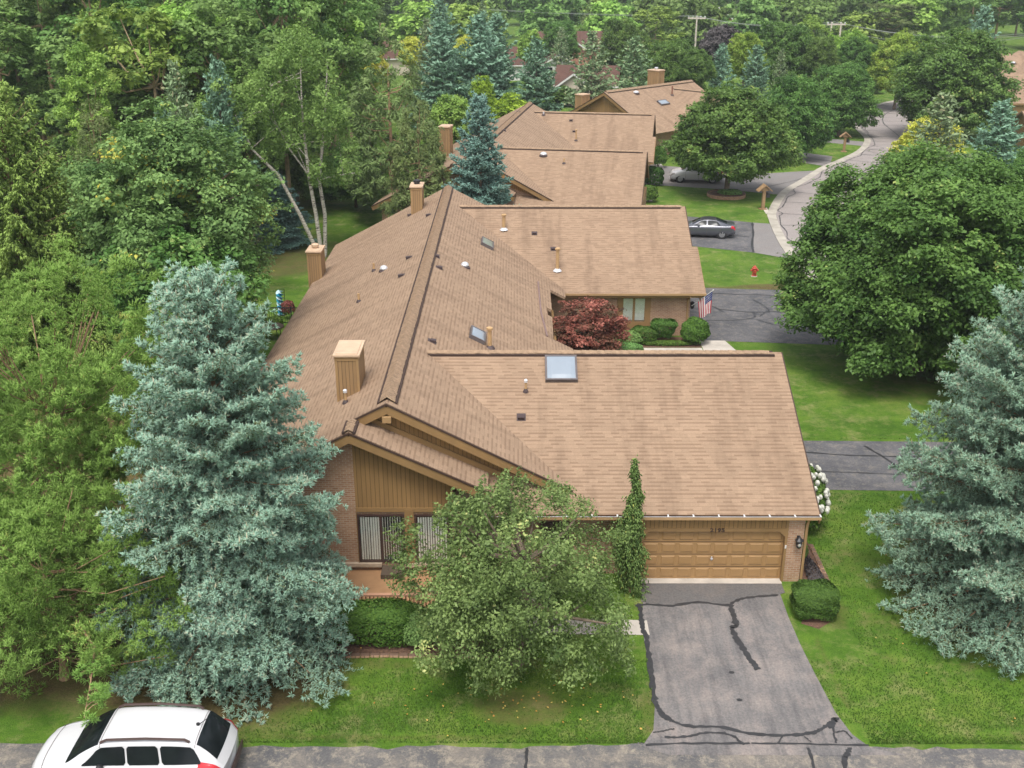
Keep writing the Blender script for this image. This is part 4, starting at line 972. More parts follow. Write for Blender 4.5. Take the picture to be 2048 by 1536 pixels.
# gable windows above the deck
def glass_clear():
    m = bpy.data.materials.new('clear_window_glass'); m.use_nodes = True; nt = m.node_tree; nt.nodes.clear()
    o = nt.nodes.new('ShaderNodeOutputMaterial'); t = nt.nodes.new('ShaderNodeBsdfTransparent'); g_ = nt.nodes.new('ShaderNodeBsdfGlossy'); g_.inputs['Roughness'].default_value = .03
    t.inputs[0].default_value = (.93, .95, .95, 1); x = nt.nodes.new('ShaderNodeMixShader'); x.inputs[0].default_value = .12
    lk(nt, t.outputs[0], x.inputs[1]); lk(nt, g_.outputs[0], x.inputs[2]); lk(nt, x.outputs[0], o.inputs[0]); return m
M['glass_clear'] = glass_clear()
def patio(x0, x1, split, z0, z1, label=None, dark_right=True):
    w_ = part('window', 'frame_dark', lambda m: (m.box(x0, x0 + .06, FY - .05, FY + .02, z0, z1), m.box(x1 - .06, x1, FY - .05, FY + .02, z0, z1), m.box(x0 + .06, x1 - .06, FY - .05, FY + .02, z1 - .06, z1), m.box(x0 + .06, x1 - .06, FY - .05, FY + .02, z0, z0 + .06),
              m.box(split - .04, split + .04, FY - .049, FY + .02, z0 + .06, z1 - .06)))
    if label: tag(w_, label)
    part('room_backing', 'dark_in', lambda m: m.box(x0 + .03, x1 - .03, FY - .012, FY - .004, z0 + .03, z1 - .03), w_)  # flat dark sheet, its colour stands in for the unlit interior
    mb = MB(); x = x0 + .1; r = random.Random(int(x0 * 9))
    while x < x1 - .12:
        if x < split - .1: wd = .05 + .02 * r.random(); gap = .085
        else: wd = .018; gap = .085
        mb.box(x, x + wd, FY - .026, FY - .016, z0 + .1, z1 - .1); x += gap
    mb.build('blind', 'blind', w_)
    part('pane', 'glass_clear', lambda m: m.box(x0 + .06, x1 - .06, FY - .036, FY - .033, z0 + .06, z1 - .06), w_)
patio(-1.12, .50, -.32, .62, 2.50, 'wide patio window with pale blinds and a dark sliding door')
patio(.86, 2.15, 2.0, .62, 2.50)
part('post', 'trim', lambda m: (m.box(.52, .84, FY - .09, FY - .001, .45, 2.74), m.box(-1.15, 2.2, FY - .07, FY - .045, 2.62, 2.78), m.box(-1.15, -1.125, FY - .07, FY - .001, .45, 2.62)))
part('sill', 'stone_sill', lambda m: (m.box(-1.9, -.34, FY - .14, FY - .002, .47, .60), m.box(.46, 2.3, FY - .14, FY - .002, .47, .60)))
part('step', 'mat_brown', lambda m: m.box(-.33, .45, -1.15, FY - .002, .305, .47))
part('trim_board', 'trim', lambda m: m.beam((-1.0, .36, 5.85), (3.9, .36, 3.55), .05, .2))
part('louvre_box', 'trim_light', lambda m: m.box(-.15, .15, -.10, .40, 5.74, 5.97), bevel=.01)
dk = part('deck', 'deck', lambda m: m.box(-4.6, 2.6, -3.2, FY - .002, .18, .30))
tag(dk, 'orange brown wooden deck below the gable window')
def rails(m):
    m.box(-4.62, 2.62, -3.34, -3.22, 1.05, 1.11)
rl = part('railing', 'deck_rail', rails)
mb = MB(); mb.box(-4.6, 2.6, -3.3, -3.26, .22, .28); x = -4.58
while x < 2.6: mb.box(x, x + .035, -3.3, -3.26, .281, 1.049); x += .13
mb.build('baluster', 'deck_dark', rl)
part('entry_door', 'frame_dark', lambda m: m.box(5.2, 6.2, -.34, -.29, .05, 2.1))
part('brown_gutter', 'edge_dark', lambda m: m.tube([(5.85, 15.1, ZR - KM * 5.85 + .03), (5.62, 18.4, ZR - KM * 5.62 + .04), (5.58, 23.6, ZR - KM * 5.58 + .04)], .045, 6)).data.materials[0] = plain('maroon_downspout', (.20, .13, .12), .5)
part('court_wall', 'siding', lambda m: (m.box(6.3, 6.42, 15.4, 23.2, 0, 2.1),))
# wing 2 facade
F2 = 24.4 + .45
g2 = gutter(B1, 7.0, 15.02, 24.398, ZW - KW * 7.2 + .08)
part('downspout', 'trim_light', lambda m: m.tube([(14.15, 24.33, 2.5), (14.1, F2 - .08, 2.2), (14.1, F2 - .08, .1)], .05, 6), g2)
wx = xat(1268, 57.3, 1.6) + 4.3
def wnd(m):
    m.box(wx - .95, wx - .62, F2 - .06, F2 - .002, .45, 2.38); m.box(wx + .62, wx + .95, F2 - .06, F2 - .002, .45, 2.38); m.box(wx - .62, wx + .62, F2 - .06, F2 - .002, .45, .85); m.box(wx - .62, wx + .62, F2 - .06, F2 - .002, 2.25, 2.38); m.box(wx - .06, wx + .06, F2 - .055, F2 - .002, .85, 2.25)
w2 = tag(part('window', 'trim', wnd), 'wide ochre framed window with two pale panes')
part('blind', 'blind', lambda m: (m.box(wx - .6, wx - .07, F2 - .02, F2 - .003, .95, 2.24), m.box(wx + .07, wx + .6, F2 - .02, F2 - .003, .95, 2.24)), w2)
part('pane', 'glass_clear', lambda m: m.box(wx - .61, wx + .61, F2 - .032, F2 - .029, .86, 2.24), w2)
l2 = part('lantern', 'black', lambda m: m.lathe([(.05, 1.55), (.1, 1.6), (.13, 1.85), (.16, 1.88), (.04, 2.0)], (14.42, F2 + .25, 0), 8))

# flag on the second wing corner
fl = empty('flag', (10.02, 57.2, 1.85)); tag(fl, 'red white and blue flag with stars and stripes hanging from an angled pole', 'flag')
ax_ = xat(1427, 56.6, 3.1) - 10.02; tip = Vector((ax_, -.6, zat(580, 56.6) - 1.85))
mb = MB(); mb.tube([(0, 0, 0), tuple(tip)], .018, 8); mb.lathe([(.03, 0), (.035, .03), (.01, .05)], tuple(tip), 8); mb.build('pole', 'white', fl)
flagH = 1.5; a0 = tip * .30; a1 = tip * .97; nu, nv = 26, 30
def fp(u, v):     # u down the hanging cloth (fly), v along the pole (hoist)
    b = a0.lerp(a1, v); hang = (b.z - a0.z) * .0
    fold = math.sin(v * 9 + u * 1.2) * .07 * (.3 + u)
    z = b.z - u * (1.05 + .25 * v); x = b.x + (a1.x - .08 - b.x) * .25 * u
    return (x, b.y + fold, z)
grid = [[fp(i / nu, j / 39) for j in range(40)] for i in range(nu + 1)]
cols = {'flag_red': [], 'flag_white': [], 'flag_blue': []}
for i in range(nu):
    for j in range(39):
        if j >= 18 and i < nu * .4: c = 'flag_blue'
        else: c = 'flag_red' if (j // 3) % 2 == 0 else 'flag_white'
        cols[c].append([grid[i][j], grid[i][j + 1], grid[i + 1][j + 1], grid[i + 1][j]])
M['flag_red'] = plain('flag_red', (.42, .03, .05), .8, .05); M['flag_white'] = plain('flag_white', (.72, .70, .68), .8, .03); M['flag_blue'] = plain('flag_blue', (.03, .045, .17), .8, .05)
def thick(mb, q, t=.004):
    n = (Vector(q[1]) - Vector(q[0])).cross(Vector(q[3]) - Vector(q[0])).normalized() * t
    mb.poly(q); mb.poly([tuple(Vector(p) - n) for p in q[::-1]])
for st_ in range(13):
    mb = MB(); qs = []
    for i in range(nu):
        for j in range(st_ * 3, min(st_ * 3 + 3, 39)):
            if not (j >= 18 and i < nu * .4): qs.append([grid[i][j], grid[i][j + 1], grid[i + 1][j + 1], grid[i + 1][j]])
    for q in qs: thick(mb, q)
    mb.build('red_stripe' if st_ % 2 == 0 else 'white_stripe', 'flag_red' if st_ % 2 == 0 else 'flag_white', fl, fix=False)
mb = MB()
for q in cols['flag_blue']: thick(mb, q)
nb_ = len(mb.f)
for r in range(9):
    for c in range(6 if r % 2 == 0 else 5):
        v = (18.8 + (c + (.5 if r % 2 else 0)) * 3.5) / 39; u = (.6 + r * 1.05) / nu
        p = Vector(fp(u, v)) + Vector((0, -.012, 0)); s_ = .019
        mb.poly([(p.x + s_ * (1 if k % 2 == 0 else .45) * math.sin(k * .6283), p.y, p.z + s_ * (1 if k % 2 == 0 else .45) * math.cos(k * .6283)) for k in range(10)])
canton = mb.build('canton', 'flag_blue', fl, fix=False); canton.data.materials.append(M['flag_white'])
for p in canton.data.polygons:
    if p.index >= nb_: p.material_index = 1

# second and third buildings
B2 = townhouse('townhouse', 'second tan roofed townhouse row partly hidden by the lone dark blue spruce', (-3.3, 79.4, 0), R_(-9.2), 30.0,
               [dict(yr=6.0, xe=12.8, hd=7.0, front=True), dict(yr=26.6, xe=12.6, hd=7.0, step=.3)])
def B2p(px, py, wing):
    c, s = math.cos(R_(-9.2)), math.sin(R_(-9.2)); n = Vector((s * KW * 1.0, -c * KW, 1)) if wing else Vector((KM * c, KM * s, 1))
    o = Vector((-3.3, 79.4, ZR)) if not wing else Vector((-3.3 - s * wing, 79.4 + c * wing, ZW))
    p = on_plane(px, py, o, n) - Vector((-3.3, 79.4, 0)); return (p.x * c + p.y * s, -p.x * s + p.y * c, p.z)
dome(B2, B2p(1087, 310, 6.0), .24); pipe(B2, B2p(1128, 327, 6.0), .4, .06); rvent(B2, 'F', B2p(1142, 241, 26.6), .25); pipe(B2, B2p(1152, 281, 26.6), .95, .07, top='pipe_tan'); rvent(B2, 'F', B2p(1148, 263, 26.6), .22)
rvent(B2, 'R', B2p(1008, 261, 0), .26); rvent(B2, 'R', B2p(1037, 224, 0), .26); pipe(B2, B2p(1087, 230, 26.6), .3, .08, mat='metal_pale')
chimney(B2, -4.6, 12.0, 3.5, 6.6, .9, 1.3); dome(B2, (-3.4, 23.5, ZR - KM * 3.4 + .05), .28)
mb = MB(); mb.box(12.35, 12.75, -.3, 2.2, 0, 2.5); mb.box(12.35, 12.8, 3.4, 9.2, 0, 2.6); mb.build('wall', 'chimney_siding', B2)
B3 = townhouse('townhouse', 'third tan roofed townhouse with a plain ochre gable facing the camera', (9.6, 117.6, 0), R_(-46), 15.5, [dict(yr=11.0, xe=11.5, hd=4.5)], porch=False)
skylight(B3, 'R', (2.9, 6.6, ZR - KM * 2.9), 1.5, .8); chimney(B3, -1.0, 10.0, 5.2, 7.9, 1.5, 1.1, flue='metal_pale'); chimney(B3, -4.6, 1.6, 2, 5.6, 1.0, 1.3)
pipe(B3, (1.9, 9.4, ZR - KM * 1.9), 1.0, .09, mat='deck_dark'); dome(B3, (.8, 4.4, ZR - KM * .8), .28)
ex, ey = 17.3, 120.0
en = empty('porch', (17.6, 119.5, 0), R_(-12)); tag(en, 'small gabled entrance porch with dark doorway on the third townhouse', 'porch')
mb = MB(); mb.box(-2.0, -1.2, 0, .3, 0, 2.5); mb.box(-1.2, .1, .5, .8, 0, 2.5); mb.box(-.15, .1, 0, .49, 0, 2.5); mb.box(.12, 3.6, .25, .5, 0, .9); mb.build('wall', 'chimney_siding', en)
mb = MB(); mb.box(-1.0, -.25, .44, .49, .1, 2.1); mb.build('door', 'frame_dark', en)
mb = MB(); mb.box(.3, 3.4, .24, .3, .92, 2.3); mb.build('window', 'glass', en)
mb = MB(); mb.prism([(-2.2, -.3, 2.45), (-.5, -.3, 3.35), (1.2, -.3, 2.45), (1.2, -.3, 2.6), (-.5, -.3, 3.5), (-2.2, -.3, 2.6)], (0, 2.4, 0)); mb.box(1.22, 4, -.2, 2, 2.5, 2.62); mb.build('roof', 'ridge', en)
mb = MB(); mb.box(-3, 3, -3.0, -2.9, .7, .8); [mb.box(x, x + .08, -2.98, -2.92, 0, .69) for x in np.arange(-3, 3, .22)]; mb.box(-3.1, 3.1, -2.6, -.3, .0, .12)
mb.build('railing', 'stucco_cream', en)

def house(label, loc, rz, blocks, roofmat='shingle_dark', wallmat='stucco_cream', extras=None):
    """blocks: (x0, x1, y0, y1, eave z, ridge z, axis of the ridge)"""
    root = empty('house', loc, rz); tag(root, label, 'house'); mr = MB(); mw = MB(); mf = MB()
    for x0, x1, y0, y1, ze, zr, ax in blocks:
        o = .45
        if ax == 'x':
            yc = (y0 + y1) / 2; k = (zr - ze) / (yc - y0); e = ze - k * o
            mr.slab([(x0 - o, y0 - o, e), (x1 + o, y0 - o, e), (x1 + o, yc, zr), (x0 - o, yc, zr)], (0, -k, 1), .18, (1, 0, 0))
            mr.slab([(x0 - o, yc, zr), (x1 + o, yc, zr), (x1 + o, y1 + o, e), (x0 - o, y1 + o, e)], (0, k, 1), .18, (-1, 0, 0))
            mw.prism([(x0, y0, 0), (x0, y1, 0), (x0, y1, ze - .2), (x0, yc, zr - .22), (x0, y0, ze - .2)], (x1 - x0, 0, 0)); mf.box(x0 - o, x1 + o, y0 - o - .03, y0 - o, e - .22, e - .02)
        else:
            xc = (x0 + x1) / 2; k = (zr - ze) / (xc - x0); e = ze - k * o
            mr.slab([(x0 - o, y1 + o, e), (x0 - o, y0 - o, e), (xc, y0 - o, zr), (xc, y1 + o, zr)], (-k, 0, 1), .18, (0, -1, 0))
            mr.slab([(xc, y1 + o, zr), (xc, y0 - o, zr), (x1 + o, y0 - o, e), (x1 + o, y1 + o, e)], (k, 0, 1), .18, (0, 1, 0))
            mw.prism([(x0, y0, 0), (x1, y0, 0), (x1, y0, ze - .2), (xc, y0, zr - .22), (x0, y0, ze - .2)], (0, y1 - y0, 0))
            mf.beam((x0 - o, y0 - o - .03, e - .18), (xc, y0 - o - .03, zr - .18), .05, .25); mf.beam((x1 + o, y0 - o - .03, e - .18), (xc, y0 - o - .03, zr - .18), .05, .25)
    mr.build('roof', roofmat, root, fix=False); mw.build('wall', wallmat, root); mf.build('fascia', 'trim' if roofmat == 'shingle' else 'white', root)
    if extras: extras(root)
    return root
def hx1(r):
    mb = MB(); mb.box(62.9, 67.7, 138.9, 138.96, .05, 2.15); gd_ = mb.build('garage_door', 'door_panel', r)
    mb = MB(); mb.box(62.6, 62.8, 138.8, 138.96, 0, 2.5); mb.box(62.6, 68, 138.8, 138.96, 2.2, 2.5); mb.build('trim', 'trim', r)
    dome(r, (74.5, 165, 5.0), .35)
    mb = MB(); mb.lathe([(.08, 1.6), (.15, 1.7), (.15, 1.95), (.03, 2.1)], (62.3, 138.8, 0), 8); mb.build('lantern', 'black', r)
house('tan roofed townhouse at the right picture edge with its garage door facing forward', (0, 0, 0), 0, [(62, 95, 139, 151, 2.75, 5.6, 'x'), (65, 100, 160, 175, 2.75, 6.2, 'x'), (72, 84, 141, 171, 2.75, 6.3, 'y')], 'shingle', 'brick', hx1)
house('small tan roofed building corner at the right picture edge below the garage', (0, 0, 0), 0, [(57.0, 70, 118, 124, 2.5, 4.0, 'x')], 'shingle', 'chimney_siding')
def win(x, y, z, w_=1.2, h=1.3):
    def f(r):
        mb = MB()
        for q in (x if isinstance(x, list) else [x]): mb.box(q, q + w_, y - .05, y - .01, z, z + h)
        mb.build('window', 'glass', r)
    return f
house('brown roofed cream house beyond the second townhouse row', (10.5, 158, 0), R_(-8), [(-4.5, 4, 0, 8, 2.8, 5.0, 'x'), (-4.7, 1.2, -3, 3, 2.5, 4.6, 'y')], extras=win([-3.3, -.6], -3, 1, 1.0))
house('brown roofed white gabled house left of the red brick gable', (4.5, 188, 0), R_(5), [(-7, 4, 0, 10, 2.8, 5.2, 'x'), (-1, 6, -4, 4, 2.6, 4.8, 'y')], wallmat='white', extras=win([.2, 4.2], -4, 1.2))
house('red brick house with a brown roof and an arched window', (12.5, 205, 0), R_(4), [(-8, 7, 0, 10, 4.2, 6.6, 'x'), (-7.5, .5, -4, 4, 4.0, 6.6, 'y')], wallmat='brick_red', extras=win([-4.2], -4, 1.4, 1.2, 2.2))
house('long low brown roofed house with a small cream porch gable', (-15, 240, 0), R_(2), [(-14, 8, 0, 10, 3.2, 6.0, 'x'), (-4, 3, -4, 6, 2.8, 5.4, 'y')], extras=win([-2.4, .4], -4, 1, 1.2))
house('small brown roofed house behind the bright yellow tree', (-20, 196, 0), R_(10), [(-5, 4, 0, 8, 3.2, 5.6, 'x')])
house('distant tall pinkish house among the far trees', (76, 330, 0), R_(-6), [(-7, 7, 0, 12, 8, 13, 'x'), (-3, 3, -3, 5, 8, 12, 'y')], wallmat='brick', extras=win([-5, 3.5], -.1, 5, 1.5, 1.8))
house('distant red gabled house behind the left utility pole', (47, 262, 0), R_(-4), [(-6, 6, 0, 10, 4.5, 9.0, 'y')], wallmat='brick_red', extras=win([-2.5, 1], 0, 2, 1.2))

def split_loose(names):
    import bmesh
    for o in [o for o in scene.objects if o.type == 'MESH' and o.name.split('.')[0] in names]:
        bm = bmesh.new(); bm.from_mesh(o.data); seen = set(); isl = []
        for v in bm.verts:
            if v.index in seen: continue
            st = [v]; g_ = []; seen.add(v.index)
            while st:
                q = st.pop(); g_.append(q.index)
                for e in q.link_edges:
                    u = e.other_vert(q)
                    if u.index not in seen: seen.add(u.index); st.append(u)
            isl.append(g_)
        bm.free()
        if len(isl) < 2: continue
        me = o.data; vs = [tuple(v.co) for v in me.vertices]; nm = o.name.split('.')[0]; mat = me.materials[0]; par = o.parent
        of = {}; [of.__setitem__(i, k) for k, g_ in enumerate(isl) for i in g_]
        fs = [[] for _ in isl]; [fs[of[p.vertices[0]]].append(tuple(p.vertices)) for p in me.polygons]
        sm = me.polygons[0].use_smooth; bpy.data.objects.remove(o)
        for g_, f in zip(isl, fs):
            mp = {v: i for i, v in enumerate(g_)}; n_ = bpy.data.meshes.new(nm); n_.from_pydata([vs[v] for v in g_], [], [tuple(mp[v] for v in q) for q in f]); n_.materials.append(mat)
            if sm: n_.shade_smooth()
            mkobj(nm, n_, par)
split_loose({'fascia', 'drip_edge', 'gable_siding', 'garage_trim', 'strap'})

# ============================================================ STREET OBJECTS
def mailbox(loc, label, rz=0):
    r = empty('mailbox_post', loc, rz); tag(r, label, 'mailbox', 'cedar mailbox posts along the winding road')
    mb = MB(); mb.box(-.13, .13, -.13, .13, 0, 1.75); mb.box(-.3, .3, -.3, .3, 0, .06); mb.build('post', 'post_wood', r)
    mb = MB(); mb.prism([(-.62, -.35, 1.62), (0, -.35, 2.15), (.62, -.35, 1.62), (.62, -.35, 1.55), (0, -.35, 2.04), (-.62, -.35, 1.55)], (0, .7, 0)); mb.prism([(-.42, -.2, 1.6), (.42, -.2, 1.6), (0, -.2, 2.0)], (0, .4, 0)); mb.build('roof', 'post_wood', r)
    mb = MB(); mb.prism([(.15, -.3, 1.05), (.45, -.3, 1.05), (.45, -.3, 1.3), (.40, -.3, 1.38), (.20, -.3, 1.38), (.15, -.3, 1.3)], (0, .55, 0)); mb.build('box', 'black', r)
mailbox((*G(1525, 418), 0), 'cedar mailbox post with a small roof beside the ringed maple', R_(8))
mailbox((*G(1687, 303), 0), 'cedar mailbox post near the dark trunked maple in the distance', R_(-10))
sheet('path', [G(1527, 420), G(1532, 428), G(1538, 424), G(1533, 414)], .012, 'concrete', 'small stepping slab by the mailbox post')
hy = empty('fire_hydrant', (*G(1508, 552), 0)); tag(hy, 'small red fire hydrant on the lawn between two driveways', 'hydrant')
mb = MB(); mb.lathe([(.20, 0), (.20, .06), (.14, .08), (.14, .5), (.19, .52), (.19, .57), (.14, .6), (.11, .68), (.04, .72), (.04, .76)], (0, 0, 0), 14); mb.build('barrel', 'hydrant', hy, smooth=False)
mb = MB(); mb.lathe([(.08, -.26), (.08, .26)], (0, 0, .42), 10, 'x'); mb.lathe([(.1, -.27), (.1, -.12)], (0, 0, .38), 10, 'y'); mb.build('outlet', 'hydrant', hy)
mb = MB(); mb.lathe([(.215, .0), (.215, .05)], (0, 0, 0), 14); mb.build('base_ring', 'white', hy)
# utility poles and wires
def pole(x, y, h, label, two=False):
    r = empty('utility_pole', (x, y, 0)); tag(r, label, 'utility pole', 'utility poles among the far trees')
    for dx in ((0,) if not two else (-.8, .8)):
        mb = MB(); mb.tube([(dx, 0, 0), (dx, 0, h)], [.2, .14], 8); mb.build('post', 'pole_wood', r)
    mb = MB(); mb.box(-1.6, 1.6, -.1, .1, h - .5, h - .25); mb.build('crossarm', 'pole_wood', r)
    mb = MB(); [mb.lathe([(.07, h - .25), (.1, h - .1), (.04, h)], (q, 0, 0), 6) for q in (-1.45, -.7, .7, 1.45)]; mb.build('insulator', 'metal_pale', r)
p1 = (xat(1393, 200, 9), 200, zat(32, 200)); p2 = (xat(1672, 190, 9), 190, zat(44, 190))
pole(*p1, 'pale single utility pole with one crossarm left of centre among the far trees'); pole(*p2, 'double utility pole with crossarm behind the bright green trees', True)
def wire(a, b, sag, label):
    mb = MB(); n = 24; mb.tube([(a[0] + (b[0] - a[0]) * i / n, a[1] + (b[1] - a[1]) * i / n, a[2] + (b[2] - a[2]) * i / n - 4 * sag * (i / n) * (1 - i / n)) for i in range(n + 1)], .03, 4)
    tag(mb.build('overhead_wire', 'wire'), label, 'wire', 'overhead wires strung between the utility poles')
for k, (d, h) in enumerate(((-1.4, 0), (1.4, 0))):
    s_ = ('nearer', 'farther')[k]
    wire((p1[0], p1[1] + d, p1[2] + h), (p2[0], p2[1] + d, p2[2] + h), 1.1, f'{s_} overhead wire between the single pole and the double pole')
    Yr = 172; wire((p2[0], p2[1] + d, p2[2] + h), (xat(2075, Yr, 8), Yr + d, zat(66, Yr)), 1.4, f'{s_} overhead wire running right from the double pole')
    wire((xat(960, 236, 9), 236 + d, zat(18, 236)), (p1[0], p1[1] + d, p1[2] + h), .3, f'{s_} overhead wire running left from the single pole')
wire((p2[0] + 1, p2[1], p2[2] - 1.4), (xat(2075, 172, 8), 172.5, zat(71, 172)), 1.6, 'lowest overhead wire running right from the double pole')
# ring planter round the lawn maple
px_, py_ = G(1453, 393)
def ring(x, y, r_, label):
    t = empty('planter_ring', (x, y, 0)); tag(t, label, 'planter')
    mb = MB(); n = 26
    for i in range(n):
        a = 6.2832 * i / n; T = Matrix.Translation((r_ * math.cos(a), r_ * math.sin(a), 0)) @ Matrix.Rotation(a, 4, 'Z')
        for k in range(2): mb.box(-.12, .12, -r_ * 3.05 / n, r_ * 3.05 / n, k * .16, k * .16 + .15, T)
    mb.build('block_ring', 'paver_ring', t, bevel=.015)
    mb = MB(); mb.lathe([(r_ - .1, .0), (r_ - .1, .22), (r_ * .5, .3), (.1, .32)], (0, 0, 0), 24); mb.build('mulch', 'mulch', t)
ring(px_, py_ + .2, 1.6, 'round stone block planter ring under the lawn maple')
# backyard patio bits beyond the left eave
YB = 61.0
sp = empty('wind_spinner', (xat(557, YB, 2.3), YB, 0)); tag(sp, 'twisting blue and white wind spinner hanging on a pole', 'spinner')
mb = MB(); zt = zat(582, YB); mb.tube([(0.25, .1, 0), (0.25, .1, zt + .1), (0, 0, zt + .1)], .02, 6); mb.build('pole', 'black', sp)
M['teal'] = plain('teal_fabric', (.02, .28, .42), .5, .1); M['pale_cyan'] = plain('pale_cyan_fabric', (.50, .70, .75), .5, .05)
n = 36
for sg_ in range(9):
    A_ = MB()
    for i in range(sg_ * 4, sg_ * 4 + 4):
        z0 = zt - i * 1.6 / n; z1 = z0 - 1.6 / n; a_0 = i * .42; a_1 = a_0 + .42
        for k in range(3):
            f = lambda a, z: (.24 * math.cos(a + k * 2.09), .24 * math.sin(a + k * 2.09), z)
            A_.prism([(0, 0, z0), f(a_0, z0), f(a_1, z1), (0, 0, z1)], (0, .006, 0))
    A_.build('vane', 'teal' if sg_ % 2 else 'pale_cyan', sp)
fr = empty('patio_railing', (xat(530, 59.3, .8), 59.3, 0)); tag(fr, 'black patio railing behind the left eave of the near building', 'railing')
mb = MB(); mb.box(0, 3.0, -.02, .02, 1.0, 1.05); mb.box(0, 3.0, -.02, .02, .1, .14); [mb.box(x, x + .06, -.03, .03, 0, 1.1) for x in (0, 1.5, 2.94)]; mb.box(-.02, .02, -4, 0, 1.0, 1.05); mb.build('frame', 'black', fr)
mb = MB(); [mb.box(x, x + .02, -.01, .01, .141, .999) for x in np.arange(.1, 2.9, .13)]; [mb.box(-.01, .01, y, y + .02, .141, .999) for y in np.arange(-3.9, 0, .13)]; mb.build('baluster', 'black', fr)
gr = empty('patio_table', (xat(546, 56.9, .7), 56.9, 0)); tag(gr, 'round dark glass patio table beside the black railing', 'table')
mb = MB(); mb.lathe([(.6, .68), (.62, .7), (.6, .72)], (0, 0, 0), 20); mb.build('tabletop', 'frame_dark', gr)
for k in range(4):
    mb = MB(); a = k * 1.57 + .7; mb.tube([(.45 * math.cos(a), .45 * math.sin(a), 0), (.4 * math.cos(a), .4 * math.sin(a), .68)], .02, 6); mb.build('leg', 'black', gr)

